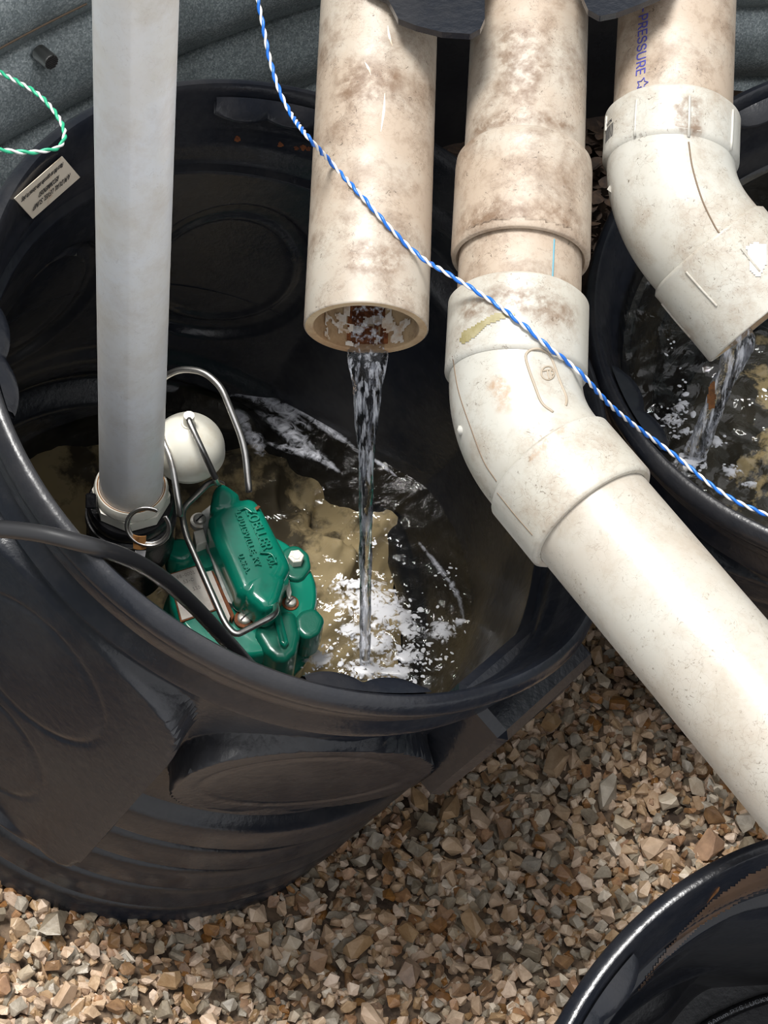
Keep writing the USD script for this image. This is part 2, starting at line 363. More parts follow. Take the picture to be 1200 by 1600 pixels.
def rounded_ring(poly, n=160):
    """n points evenly around a shapely polygon"""
    ring = np.array(poly.exterior.coords)
    if poly.exterior.is_ccw is False: ring = ring[::-1]
    s = np.r_[0, np.cumsum(np.linalg.norm(np.diff(ring, axis=0), axis=1))]
    t = np.linspace(0, s[-1], n, endpoint=False)
    return np.stack([np.interp(t, s, ring[:, k]) for k in range(2)], 1)


def slab(poly, z0, z1, bevel, to_world, n=160, dome=0.0, rnd=None):
    """a plate of the outline with a rounded upper edge and a closed underside; to_world maps (n,3)"""
    if rnd: poly = poly.buffer(-rnd).buffer(2 * rnd).buffer(-rnd)
    ring = rounded_ring(poly, n); c = np.array(poly.representative_point().coords[0]) if not poly.contains(poly.centroid) else np.array(poly.centroid.coords[0])
    t = np.roll(ring, -1, 0) - np.roll(ring, 1, 0); nrm = np.stack([t[:, 1], -t[:, 0]], 1); nrm /= np.linalg.norm(nrm, axis=1)[:, None] + 1e-12
    rows = [np.c_[np.repeat(c[None], n, 0), np.full(n, z0)], np.c_[ring, np.full(n, z0)]]
    for k in np.linspace(0, PI / 2, 6):
        rows.append(np.c_[ring - nrm * bevel * (1 - math.cos(k)), np.full(n, z1 - bevel + bevel * math.sin(k))])
    top = rows[-1]
    for s in (0.8, 0.55, 0.3, 0.0):
        rows.append(np.c_[c + (top[:, :2] - c) * s, np.full(n, z1 + dome * (1 - s * s))])
    P = np.array(rows)
    return grid(to_world(P.reshape(-1, 3)).reshape(P.shape))


def box_at(c, x, y, z, hx, hy, hz, bevel=0.0):
    """a box with chamfered edges, half sizes hx hy hz along the unit axes x y z"""
    import manifold3d as m3
    if bevel:
        pts = []
        for s in np.ndindex(2, 2, 2):
            s = np.array(s) * 2 - 1
            for k in range(3):
                h = np.array([hx, hy, hz]) - bevel; h[k] += bevel; pts.append(s * h)
        m = trimesh.convex.convex_hull(np.array(pts))
    else:
        m = trimesh.creation.box([2 * hx, 2 * hy, 2 * hz])
    m.vertices = c + m.vertices @ np.array([x, y, z]); return m


def sstep(a, b, x):
    t = np.clip((np.asarray(x, float) - a) / (b - a), 0, 1); return t * t * (3 - 2 * t)

# ================================================================== the setting
BC = np.array([-0.03292341, 0.90508314, 0.48346845])          # centre of the main basin's rim
BN = unit((0.42553448, -0.09273731, 0.90017787))              # its axis (the basin leans)
BA = unit(np.cross(BN, [0, 0, 1.0])); BB = np.cross(BN, BA)
WATER_Z = 0.1774


def ground_h(x, y):
    return 0.10 * sstep(-0.05, -0.34, x) * sstep(1.05, 0.75, y) + 0.012 * (meshkit.fbm(np.stack([x * 7, y * 7, 0 * x], -1), 3, 5) - 0.5)


gx, gy = np.meshgrid(np.linspace(-1.2, 1.5, 240), np.linspace(-0.45, 1.75, 200))
gp = np.stack([gx, gy, ground_h(gx, gy) - 0.006], -1)
for (a_, b_) in ((BC, BN), (np.array([0.4107, 1.026, 0.4415]), unit((-0.16, -0.06, 0.985))), (np.array([0.3334, 0.3651, 0.30]), unit((0.018, -0.298, 1.0)))):
    L_ = gp - a_; s_ = L_ @ b_; gp[..., 2] = np.where((s_ > -.465) & (np.linalg.norm(L_ - s_[..., None] * b_, axis=-1) < .236), np.minimum(gp[..., 2], -.45), gp[..., 2])
tag(obj('ground', grid(gp, False), 'ground_dirt', smooth=True), 'brown dirt bed under the crushed stone gravel', kind='structure')

# corrugated galvanised well wall, a round one
WC, WR = np.array([0.3931, 0.4730]), 1.0112
zz = np.linspace(-0.05, 1.1, 300); aa = np.radians(np.linspace(-25, 205, 260))
ph = (zz - 0.4336) / 0.082
tri = np.abs(np.sin(PI * ph))                          # 0 in the valley
prof = 0.026 * tri ** 0.85
rr = WR - prof[:, None] + 0 * aa[None]
WP = np.stack([WC[0] + rr * np.cos(aa), WC[1] + rr * np.sin(aa), zz[:, None] + 0 * aa[None]], -1)
WP2 = WP.copy(); WP2[..., :2] += (WP[..., :2] - WC) * 0.004
wall = thing('wall_corrugated', 'galvanized corrugated steel wall curving behind the basins', 'wall', origin=(WC[0], WC[1], 0))
tag(wall, kind='structure')
obj('corrugated_sheet', grid(np.concatenate([WP, WP2[::-1]]), False), 'galvanized', wall, smooth=True)


def wall_point(px, py, lift=0.0):
    d = ray(px, py); o = CAM[:2] - WC; r = WR - 0.022 - lift
    A, B, C = d[:2] @ d[:2], o @ d[:2], o @ o - r * r
    t = (-B + math.sqrt(B * B - A * C)) / A
    return CAM + d * t


bp = wall_point(73, 91); bn = unit(np.r_[WC - bp[:2], 0.0])
obj('bolt_head', lathe_along(bp - bn * 0.010, bn, [(0, 0), (0, .0066), (.015, .0066), (.0165, .006), (.0166, 0)], 20), 'steel', wall)
bx_, by_, _ = frame_of(bn)
for k in range(-3, 4):
    obj('knurl_ridge', box_at(bp + bn * 0.0068 + by_ * k * 0.0017, bx_, by_, bn, math.sqrt(max(.0058 ** 2 - (k * .0017) ** 2, 1e-6)), .0005, .0005), 'ink_black', wall)
s0, s1 = wall_point(-20, 80, .0), wall_point(130, -3, .0)
th0, th1 = [math.atan2(*(p[:2] - WC)[::-1]) for p in (s0, s1)]; th0 = (th0 + 2 * PI) % (2 * PI) + .5
sl = [np.r_[WC + (WR - .0262) * np.array([math.cos(t), math.sin(t)]), s0[2]] for t in np.linspace(th0, th1, 60)]
obj('sheet_seam', tube(np.array(sl), 0.0008, 8), 'seam_dark', wall)

# ================================================================== the basins (one shape, three stand here)
NPHI = 560
PHI = np.linspace(-PI, PI, NPHI, endpoint=False)
PD = np.degrees(PHI)


def dphi(c): return (PD - c + 180) % 360 - 180


DENT = 1 - 0.14 * np.exp(-(dphi(112) / 42) ** 4)


def dent(h): return 1 + (DENT - 1) * (1 - sstep(0.0, 0.24, h))


def oval(c, hc, aw, hw, h, p=2.0):               # < 1 inside
    return np.abs(dphi(c) / aw) ** p + abs((h - hc) / hw) ** p


def inner_r(h):
    r = 0.2275 - 0.008 * (h - 0.1)
    r = np.full(NPHI, r)
    # rolled ledge above the water, then the narrower foot on one side
    r -= 0.009 * math.exp(-((h - 0.336) / 0.017) ** 4)
    left = sstep(80, 60, np.abs(dphi(-118)))
    r -= 0.024 * sstep(0.362, 0.378, h) * left
    if h > 0.40: r -= 0.012 * sstep(0.40, 0.455, h)
    # the flat pad for a pipe, seen from inside
    flat = 0.2105 / np.cos(np.radians(np.clip(dphi(154), -40, 40)))
    k = sstep(0.068, 0.090, h)
    r = np.where((np.abs(dphi(154)) < 22.5), r + (np.minimum(r, flat) - r) * k, r)
    # oval pads dished the other way
    for c, hc, aw, hw in ((-161, .200, 19, .088), (-120, .222, 14, .080), (25, .158, 22, .068)):
        o = oval(c, hc, aw, hw, h)
        r += 0.007 * (sstep(1.12, 0.93, o)) - 0.003 * np.exp(-((o - .62) / .05) ** 2)
    return r * dent(h)


def outer_r(h):
    if h < 0.064:
        r = np.full(NPHI, float(np.interp(h, [.0165, .019, .029, .032, .034, .036, .046, .055, .059, .0615, .064],
                                          [.2545, .2555, .2535, .2525, .2475, .2465, .2490, .2515, .2518, .2495, .2425])))
    elif h < 0.232:
        r = np.full(NPHI, 0.2420 - 0.003 * math.sin((h - .064) / .168 * PI))
    else:
        u = ((h - 0.232) / 0.0442) % 1.0
        b = float(np.interp(u, [0, .04, .12, .20, .28, .40, .65, .86, .90, .93, 1.0], [0, .06, .34, .62, .80, .89, .97, 1.0, .96, 0.10, 0]))
        r = np.full(NPHI, 0.2325 + 0.0215 * b)
    # square pad
    d = dphi(-25)
    pad = 0.2405 / np.cos(np.radians(np.clip(d, -30, 30)))
    q = ((np.abs(d) / 26.3) ** 9 + abs((h - 0.2185) / 0.139) ** 9) ** (1 / 9)
    m = sstep(1.0, 0.955, q)
    for o in (oval(-25, .165, 15, .055, h), oval(-25, .285, 13, .05, h)):
        pad = pad - 0.0011 * np.exp(-((o - 1) / .07) ** 2)
    r = r + np.maximum(pad + .004 - r, 0) * m * (np.abs(d) < 30) + np.where((m > .5) & (pad + .004 < r), pad + .004 - r, 0) * sstep(.5, .9, m)
    # oval pads
    for c in (25, 80):
        d = dphi(c); o = oval(c, .158, 22.5, .068, h, 2.4)
        pad = 0.2445 / np.cos(np.radians(np.clip(d, -26, 26))) - 0.012 * (h - .158) / .068 * 0.3
        pad = pad - 0.0012 * np.exp(-((oval(c, .158, 17.5, .050, h) - 1) / .07) ** 2)
        r = r + np.maximum(pad - r, 0) * sstep(1.0, 0.9, o)
    return r * dent(h)


rows = []
for s in (0.0, 0.5, 0.9): rows.append((inner_r(0.452) * s, 0.452))
for h in np.linspace(0.450, 0.074, 130): rows.append((inner_r(h), h))
for r0, h in ((.2285, .0735), (.2335, .071), (.2345, .066), (.2345, .052), (.2360, .044), (.2395, .039), (.2400, .034), (.2425, .020), (.2450, .009), (.2465, .004),
              (.2480, -.001), (.2505, -.0035), (.2535, -.0035), (.2562, -.0015), (.2585, .002), (.2597, .006), (.2592, .011), (.2572, .0145), (.2548, .016)):
    rows.append((r0 * dent(h), h))
for h in np.r_[.0165, .019, .029, .032, .034, .036, .040, .046, .050, .055, .059, .0615, .064, np.linspace(.067, .230, 62), [.232 + .0442 * (k + q) for k in range(5) for q in (.001, .03, .07, .12, .16, .20, .24, .28, .34, .40, .48, .56, .65, .72, .79, .84, .862, .88, .90, .91, .93, .96)]]:
    rows.append((outer_r(h), h))
for s in (0.97, 0.6, 0.0): rows.append((outer_r(0.4525) * s, 0.457))
BP = np.array([np.stack([r * np.cos(PHI), r * np.sin(PHI), np.full(NPHI, -h)], -1) for r, h in rows])
shell = grid(BP, flip=True)


def tab_mesh(c):                                 # scalloped snap tab under the lip
    w = np.linspace(-10.5, 10.5, 44)
    lob = 0.006 + 0.009 * np.clip(1 - (np.abs(np.abs(w) - 4.6) / 6.2) ** 2.2, 0, 1)
    out = []
    for s, z in ((0, .005), (.6, .0085), (1, .0135), (1.0, .0165), (0.5, .0135), (0, .010)):
        r = 0.2445 - lob * s; a = np.radians(c + w)
        out.append(np.stack([r * np.cos(a), r * np.sin(a), np.full(44, -z)], -1))
    m = grid(np.array(out), False)
    return m


def hub_mesh():                                  # the boxy pipe hub on the outside
    c, s = math.cos(math.radians(60)), math.sin(math.radians(60)); X = np.array([c, s, 0]); Y = np.array([-s, c, 0]); Z = np.array([0, 0, 1.0])
    body = box_at(X * .246 + Z * -.115, X, Y, Z, .026, .058, .058, .006)
    return X, Y, Z, body


def make_basin(label, origin, frame, extra=None):
    t = thing('sump_basin', label, 'sump basin', 'black ribbed sump basins', origin, frame)
    local_frames.add(str(t.GetPath()))
    if proto_basin:
        for k in parts_of_basin:
            p = stage.DefinePrim(f'{t.GetPath()}/{k}', 'Mesh')
            p.GetReferences().AddInternalReference(f'{proto_basin[0].GetPath()}/{k}')
        return t
    proto_basin.append(t)
    obj('shell', shell, 'black_basin', t, smooth=40)
    for c in (20.5, -153, -63): obj('snap_tab', tab_mesh(c), 'black_basin', t, smooth=30)
    X, Y, Z, body = hub_mesh()
    hub = obj('pipe_hub', body, 'black_basin', t)
    fc = X * .2725 + Z * -.110
    obj('square_hole', box_at(fc + Y * .012, X, Y, Z, .0012, .007, .009), 'black_wet', hub, smooth=False)
    obj('slot', box_at(fc + Y * .034 + Z * .004, X, Y, Z, .0008, .012, .0016), 'black_wet', hub, smooth=False)
    obj('raised_tongue', box_at(fc + Y * .034 + Z * .014, X, Y, Z, .0016, .013, .007, .001), 'black_basin', hub, smooth=False)
    for p in t.GetPrim().GetChildren(): parts_of_basin.append(p.GetName())
    return t


proto_basin, parts_of_basin = [], []
basin = make_basin('largest black ribbed sump basin, leaning, with the green pump inside it', BC, (BA, BB, BN))


def basin_pt(phi, h, r, fr=(BA, BB, BN), o=BC):
    p = math.radians(phi); return o + fr[0] * r * math.cos(p) + fr[1] * r * math.sin(p) - fr[2] * h


def frame_about(nn, turn):
    nn = unit(nn); a = unit(np.cross(nn, [0.02, 0, 1.0])); b = np.cross(nn, a); t = math.radians(turn)
    return a * math.cos(t) + b * math.sin(t), -a * math.sin(t) + b * math.cos(t), nn


def frame_tab(nn, o, px, py, phi):               # turned so that the angle phi of the basin faces this direction
    nn = unit(nn); q = onplane(px, py, o, nn) - o; q = unit(q - (q @ nn) * nn); s = np.cross(nn, q); t = math.radians(phi)
    a = q * math.cos(t) - s * math.sin(t)
    return a, np.cross(nn, a), nn


B2C = at(1449.8, 449.7, 1.45); B2F = frame_tab((-0.16, -0.06, 0.985), B2C, 965, 640, -63)
basin2 = make_basin('black sump basin at the right edge that the elbow pipe pours into', B2C, B2F)
B3C = np.array([0.3334, 0.3651, 0.30]); B3F = frame_tab((0.018, -0.298, 1.0), B3C, 905, 1562, -153)
basin3 = make_basin('empty black sump basin in the lower right corner with a printed cable in it', B3C, B3F)

# paper sticker inside the main basin's rim, with print
def band_point(px, py, fr, o, r_top=.2345, h0=.041, h1=.069):
    """where the sight line meets the upright band under the rim (a cylinder about the basin's axis)"""
    d = ray(px, py); q = CAM - o; dl = np.array([d @ k for k in fr]); ql = np.array([q @ k for k in fr])
    A, B, C = dl[:2] @ dl[:2], dl[:2] @ ql[:2], ql[:2] @ ql[:2] - r_top ** 2
    t = (-B + math.sqrt(max(B * B - A * C, 0))) / A
    return CAM + d * t


def quad_patch(corners, nu=10, nv=6, thick=0.0006, sag=0.0):
    """a thin sheet through four corners (along u first), bowed away by sag"""
    c = np.array(corners); u = np.linspace(0, 1, nu)[None, :, None]; v = np.linspace(0, 1, nv)[:, None, None]
    P = (1 - v) * ((1 - u) * c[0] + u * c[1]) + v * ((1 - u) * c[3] + u * c[2])
    n = unit(np.cross(c[1] - c[0], c[3] - c[0])); P = P + n * sag * 4 * u * (1 - u)
    Q = P + n * thick
    return trimesh.util.concatenate([grid(P, False, True), grid(Q, False),
        grid(np.array([np.vstack([P[0], P[1:, -1], P[-1, -2::-1], P[-2:0:-1, 0]]), np.vstack([Q[0], Q[1:, -1], Q[-1, -2::-1], Q[-2:0:-1, 0]])]))]), P, n


SF = (BA, BB, BN)
sc = [at(93, 240, 1.335), at(12, 310, 1.285), at(45, 343, 1.282), at(123, 275, 1.333)]     # u: the way the print runs, v: up the lines

# ================================================================== water in the basins
def inside_basin(P, fr, o, grow=0.0035):
    L = (P - o) @ np.array(fr).T; r = np.hypot(L[:, 0], L[:, 1]); h = -L[:, 2]; ph = np.arctan2(L[:, 1], L[:, 0])
    hs = np.linspace(0.02, 0.452, 110)
    T = np.array([inner_r(x) for x in hs]); k = np.clip(np.searchsorted(hs, h), 0, 109)
    j = (np.round((ph + PI) / (2 * PI) * NPHI).astype(int)) % NPHI
    return (r < T[k, j] + grow) & (h < 0.452 + grow) & (h > 0.02)


def water_sheet(fr, o, z, centre, hits, chop, step=0.0022, seed=3):
    xs = np.arange(-.34, .34, step); X, Y = np.meshgrid(centre[0] + xs, centre[1] + xs)
    P = np.stack([X, Y, np.full_like(X, z)], -1); q = P.reshape(-1, 3)
    ins = inside_basin(q, fr, o).reshape(X.shape)
    H = np.zeros_like(X)
    for (hx, hy, amp, lam, fall) in hits:
        d = np.hypot(X - hx, Y - hy)
        wob = meshkit.fbm(np.stack([X * 60, Y * 60, 0 * X], -1), 3, seed) - .5
        H += amp * np.cos(2 * PI * d / lam + 5 * wob) * np.exp(-d / fall)
    n = meshkit.fbm(np.stack([X * 55, Y * 55, 0 * X], -1), 4, seed + 9) - .5
    near = sum(np.exp(-(np.hypot(X - h[0], Y - h[1]) / .09) ** 2) for h in hits)
    H += n * (chop + 0.008 * np.minimum(near, 1))
    P[..., 2] += H
    use = ins[:-1, :-1] & ins[1:, :-1] & ins[:-1, 1:] & ins[1:, 1:]
    i, j = np.nonzero(use); m = X.shape[1]
    f = np.vstack([np.stack([i * m + j, i * m + j + 1, (i + 1) * m + j + 1], 1), np.stack([i * m + j, (i + 1) * m + j + 1, (i + 1) * m + j], 1)])
    t = trimesh.Trimesh(P.reshape(-1, 3), f, process=False); t.remove_unreferenced_vertices(); return t


HIT1 = onz(570, 1046, WATER_Z)
C1 = BC - BN * .34
w1 = obj('basin_water', water_sheet((BA, BB, BN), BC, WATER_Z, C1, [(HIT1[0], HIT1[1], .0022, .020, .07)], .0035), 'water', smooth=True)
tag(w1, 'clear brownish water rippling around the green pump', 'water')
W2Z = 0.368
HIT2 = onz(1078, 724, W2Z)
w2 = obj('basin_water', water_sheet(B2F, B2C, W2Z, B2C - B2F[2] * .07, [(HIT2[0], HIT2[1], .0022, .020, .07)], .004, seed=21), 'water', smooth=True)
tag(w2, 'dark choppy water in the basin at the right edge', 'water')


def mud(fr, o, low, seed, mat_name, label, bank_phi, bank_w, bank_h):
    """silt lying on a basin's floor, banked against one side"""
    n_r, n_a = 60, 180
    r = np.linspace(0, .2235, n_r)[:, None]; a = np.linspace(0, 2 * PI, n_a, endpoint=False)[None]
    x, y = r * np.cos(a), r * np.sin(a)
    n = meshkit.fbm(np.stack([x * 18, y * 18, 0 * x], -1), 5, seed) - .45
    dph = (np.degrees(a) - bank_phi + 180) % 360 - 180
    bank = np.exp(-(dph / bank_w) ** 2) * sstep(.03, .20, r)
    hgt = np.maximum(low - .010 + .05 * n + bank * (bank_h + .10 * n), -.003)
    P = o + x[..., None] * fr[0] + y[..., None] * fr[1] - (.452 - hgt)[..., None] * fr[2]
    q = obj('silt', grid(P), mat_name, smooth=True); tag(q, label, 'silt', kind='stuff'); return q


mud((BA, BB, BN), BC, .012, 4, 'sediment', 'tan silt and pebbles seen through the water of the pump basin', 135, 52, .10)
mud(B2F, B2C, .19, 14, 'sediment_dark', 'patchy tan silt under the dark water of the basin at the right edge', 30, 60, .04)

# ================================================================== the white pipes
OD = 0.0826
P2A, P2B = at(591, 50, 1.343), at(572, 514, 1.268)
P3A, P3C, P3B = at(826.5, 60, 1.354), at(803, 664, 1.243), at(1118, 1038, 1.163)
P4A, P4C = at(1056, 60, 1.354), at(1045, 318, 1.312)
d2, d3, d3b, d4 = unit(P2B - P2A), unit(P3C - P3A), unit(P3B - P3C), unit(P4C - P4A)
d4b = unit(at(1172, 471, 1.305) - P4C)


def along(A, d, py):                             # distance along the axis at which it crosses picture row py
    lo, hi = -1.0, 1.0
    def row(t):
        q = A + d * t - CAM; return 800 - FPX * (q @ UPV) / (q @ FW)
    for _ in range(60):
        m = (lo + hi) / 2
        if row(m) < py: lo = m
        else: hi = m
    return lo


def pipe_prof(L, ro, wall_t, ch=.0008):
    ri = ro - wall_t
    return [(0, ri), (0, ro), (L - ch, ro), (L, ro - ch), (L, ri + ch), (L - ch, ri)]


def open_pipe(A, d, t0, t1, ro, wall_t, ch=.001):
    ri = ro - wall_t
    n = 24
    outer = [(t, ro) for t in np.linspace(t0, t1 - ch, n)]
    return lathe_along(A, d, outer + [(t1 - .0001, ro - ch)]), lathe_along(A, d, [(t1 - .0001, ro - ch), (t1, ro - ch - .0002), (t1, ri + ch)] + [(t, ri) for t in np.linspace(t1 - ch, t0, n)])


# 1: the straight open pipe
pa = thing('open_pipe', 'straight off-white plastic pipe with an open mouth pouring water into the pump basin', 'pipe', 'white drain pipes', P2B)
L2 = np.linalg.norm(P2B - P2A)
o_, i_ = open_pipe(P2A, d2, -.22, L2, OD / 2, .0066)
obj('pipe_wall', o_, 'pvc_tan', pa, smooth=50); obj('pipe_bore', i_, 'pvc_inside', pa, smooth=True, label='tan stained bore of the pipe')
# limescale and rust streak lying in the bottom of the bore
dn = unit(-UPV * 1.0 + d2 * (UPV @ d2)); dn = unit(np.array([0, 0, -1.0]) - d2 * (np.array([0, 0, -1.0]) @ d2)); sd = np.cross(d2, dn)


def bore_patch(s0, s1, a0, a1, seed, thr, lift, r=OD / 2 - .0066, n=60):
    s = np.linspace(s0, s1, n); a = np.radians(np.linspace(a0, a1, n)); S, A = np.meshgrid(s, a, indexing='ij')
    noise = meshkit.fbm(np.stack([S * 150, A * 5, 0 * S + seed], -1), 4, seed)
    edge = np.minimum(np.minimum(S - s0, s1 - S) / (s1 - s0), np.minimum(A - A.min(), A.max() - A) / (A.max() - A.min()))
    keep = noise + np.minimum(edge * 1.2, .12) > thr
    rr = r - lift * (1 + noise)
    P = P2A + S[..., None] * d2 + (rr * np.cos(A))[..., None] * dn + (rr * np.sin(A))[..., None] * sd
    use = keep[:-1, :-1] & keep[1:, :-1] & keep[:-1, 1:] & keep[1:, 1:]
    i, j = np.nonzero(use)
    f = np.vstack([np.stack([i * n + j, i * n + j + 1, (i + 1) * n + j + 1], 1), np.stack([i * n + j, (i + 1) * n + j + 1, (i + 1) * n + j], 1)])
    t = trimesh.Trimesh(P.reshape(-1, 3), f, process=False); t.remove_unreferenced_vertices(); return t


obj('rust_streak', bore_patch(L2 - .20, L2 - .004, -24, 24, 3, .40, .0003), 'rust', pa, smooth=True, label='rust brown streak in the bottom of the bore')
obj('lime_scale', bore_patch(L2 - .055, L2 - .0015, -58, 60, 8, .60, .0008), 'scale_white', pa, smooth=True, label='flaking white limescale in the bore')

# 2: the pipe with a coupling and a bend
def bend_path(C, da, db, t, n=18):
    return np.array([(1 - s) ** 2 * (C - da * t) + 2 * s * (1 - s) * C + s * s * (C + db * t) for s in np.linspace(0, 1, n)])


def socket(A, d, t0, t1, r, lip=.0016, ri=None, ch=.0022):
    ri = ri or OD / 2 + .0002
    return lathe_along(A, d, [(t0, ri), (t0, r - ch), (t0 + ch, r), (t1 - ch, r), (t1, r - ch), (t1, ri)])


pb = thing('drain_pipe', 'off-white plastic drain pipe bending down to the lower right through a coupling and an elbow', 'pipe', 'white drain pipes', P3C)
tc0, tc1, ts0 = along(P3A, d3, 250), along(P3A, d3, 408), along(P3A, d3, 474)
ts1 = along(P3A, d3, 592)
LC3 = np.linalg.norm(P3C - P3A)
obj('upper_pipe', lathe_along(P3A, d3, [(t, OD / 2) for t in np.linspace(-.22, tc0 + .002, 16)]), 'pvc_tan', pb, smooth=True)
obj('coupling', lathe_along(P3A, d3, [(tc0, OD / 2), (tc0, .0432), (tc0 + .004, .0462), (tc0 + .010, .0468), (tc1 - .004, .0468), (tc1 - .0008, .0462), (tc1, .0452), (tc1, .0432), (tc1 - .003, OD / 2)]), 'pvc_tan', pb, smooth=50)
obj('short_pipe', lathe_along(P3A, d3, [(t, OD / 2) for t in np.linspace(tc1 - .004, ts0 + .003, 8)]), 'pvc_tan', pb, smooth=True)
RS = .0468
tb = LC3 - ts1
bend = bend_path(P3C, d3, d3b, max(tb, .028), 22)
tA0 = ts0
elbow = [socket(P3A, d3, ts0, ts1, RS, ch=.003), tube(np.vstack([P3A + d3 * (ts1 - .006), bend, P3C + d3b * (max(tb, .028) + .012)]), OD / 2 + .0022, 96, False)]
u0 = max(tb, .028) + .004; u1 = u0 + .047
elbow.append(socket(P3C, d3b, u0, u1, RS, ch=.0022))
el = obj('elbow', elbow, 'pvc_cream', pb, smooth=45, label='cream elbow fitting with two sockets')
obj('lower_pipe', lathe_along(P3C, d3b, [(t, OD / 2) for t in np.linspace(u1 - .004, u1 + .36, 30)] + [(u1 + .36, OD / 2 - .007)]), 'pvc_lower', pb, smooth=50)
# flash lines, the embossed plate, the blue mark, glue
def on_surface(A, d, px, py, r):
    """the near point of a cylinder (A, d, r) on the sight line through a pixel"""
    q, v = CAM - A, ray(px, py); q = q - d * (q @ d); v2 = v - d * (v @ d)
    a, b, c = v2 @ v2, q @ v2, q @ q - r * r
    t = (-b - math.sqrt(max(b * b - a * c, 0))) / a
    return CAM + v * t


def surf_line(A, d, pts, r, rad, lift=0.0, n=24):
    P = np.array([on_surface(A, d, *p, r + lift) for p in pts])
    return tube(smooth_path(P, n), rad, 8)


obj('blue_mark', surf_line(P3A, d3, [(866, 374), (864.5, 408), (863, 440)], OD / 2, .0006), 'ink_teal', el, smooth=True)
# pipe with an elbow to the right
pc = thing('elbow_pipe', 'off-white plastic pipe printed PRESSURE that ends in an open elbow over the right-hand basin', 'pipe', 'white drain pipes', P4C)
t40, t41 = along(P4A, d4, 182), along(P4A, d4, 262)
obj('upper_pipe', lathe_along(P4A, d4, [(t, OD / 2) for t in np.linspace(-.22, t40 + .002, 16)]), 'pvc_tan', pc, smooth=True)
L4 = np.linalg.norm(P4C - P4A); v0 = .040; v1 = v0 + .062
bend = bend_path(P4C, d4, d4b, .034, 22)
e4 = [socket(P4A, d4, t40, t41, RS, ch=.004), tube(np.vstack([P4A + d4 * (t41 - .006), bend, P4C + d4b * (v0 + .006)]), OD / 2 + .0025, 96, False)]
e4.append(lathe_along(P4C, d4b, [(v0, OD / 2), (v0, RS - .003), (v0 + .003, RS), (v1 - .001, RS), (v1, RS - .001), (v1, OD / 2 + .0005)]))
el4 = obj('elbow', e4, 'pvc_cream', pc, smooth=45, label='cream open-ended elbow')
obj('elbow_bore', lathe_along(P4C, d4b, [(v1, OD / 2 + .0006), (v0 + .012, OD / 2), (v0 + .012, OD / 2 - .006), (v0 - .03, OD / 2 - .006)]), 'pvc_inside', pc, smooth=40)

# 3: the thin discharge pipe of the pump, a little off plumb
D_OD = 0.0483
PT, PB = at(212, 0, 1.068), at(205, 765, 1.471)
dp = unit(PB - PT); LP = np.linalg.norm(PB - PT)
PU = -dp                                          # the pump's own upright
dpipe = thing('discharge_pipe', 'tall grey-white discharge pipe standing on the pump', 'pipe', None, PB)
obj('pipe_wall', lathe_along(PT, dp, [(-.35, D_OD / 2 - .004), (-.35, D_OD / 2)] + [(t, D_OD / 2) for t in np.linspace(-.34, LP - .001, 40)] + [(LP, D_OD / 2 - .001), (LP, D_OD / 2 - .004), (LP - .05, D_OD / 2 - .004)], 72), 'pvc_grey', dpipe, smooth=50)

# ================================================================== the green pump
PO = onz(390, 860, 0.272)
PE1 = unit(RT - PU * (RT @ PU)); PE2 = np.cross(PU, PE1)


def pp(px, py, k=0.0):                           # pixel -> (s, t) on the pump's level k
    q = onplane(px, py, PO + PU * k, PU) - PO - PU * k
    return q @ PE1, q @ PE2


def pw(px, py, k=0.0, up=0.0): return onplane(px, py, PO + PU * k, PU) + PU * up


def ptw(v): return PO + v[:, :1] * PE1 + v[:, 1:2] * PE2 + v[:, 2:] * PU


def ppoly(pts, k): return Polygon([pp(*p, k) for p in pts])


pump = thing('sump_pump', 'green cast iron sump pump standing in the largest basin', 'pump', None, PO - PU * .17)
K1 = -0.036                                       # top of the motor housing below the top of the switch cover
cx, cy = pp(381, 922, K1)
R1 = 0.0585
body_prof = [(-.170, 0), (-.170, .052), (-.150, .058), (-.105, .060), (-.100, .063), (K1 - .050, .064), (K1 - .046, .060), (K1 - .040, .0555), (K1 - .022, .0545), (K1 - .020, .0585),
             (K1 - .006, .0592), (K1 - .002, .0575), (K1, .0545), (K1 + .0004, .03), (K1 + .0004, 0)]
PC = PO + PE1 * cx + PE2 * cy
obj('motor_housing', lathe_along(PC, PU, body_prof, 120), 'green_paint', pump, smooth=50)
# the foot lug, bolt bosses and the raised lobe on the right
lug = ppoly([(424, 955), (462, 950), (470, 990), (464, 1016), (448, 1031), (430, 1030), (414, 1016), (398, 990), (404, 966)], K1 + .005)
obj('foot_lug', slab(lug, K1 - .05, K1 + .005, .006, ptw, 140, rnd=.007), 'green_worn', pump, smooth=50)
obj('lug_rib', slab(ppoly([(424, 960), (436, 958), (450, 1012), (444, 1020), (436, 1014)], K1), K1 - .03, K1 + .010, .0025, ptw, 90, rnd=.0015), 'green_paint', pump, smooth=50)
obj('flange_lobe', slab(ppoly([(470, 955), (492, 948), (508, 968), (500, 990), (478, 1002), (462, 985), (460, 966)], K1), K1 - .03, K1 + .002, .004, ptw, 120, rnd=.0075), 'green_worn', pump, smooth=50)
obj('bolt_boss', slab(ppoly([(440, 862), (462, 852), (482, 868), (486, 890), (470, 912), (448, 908), (436, 888)], K1), K1 - .02, K1 + .004, .003, ptw, 120, rnd=.009), 'green_worn', pump, smooth=50)
obj('oil_plug', lathe_along(pw(281, 870, K1), PU, [(-.012, 0), (-.012, .0118), (.008, .0115), (.011, .0100), (.0118, .007), (.012, 0)], 48), 'green_paint', pump, smooth=50)
obj('oil_plug', lathe_along(pw(322, 880, K1), PU, [(-.012, 0), (-.012, .0078), (.002, .0076), (.004, .0066), (.0042, 0)], 40), 'green_paint', pump, smooth=50)
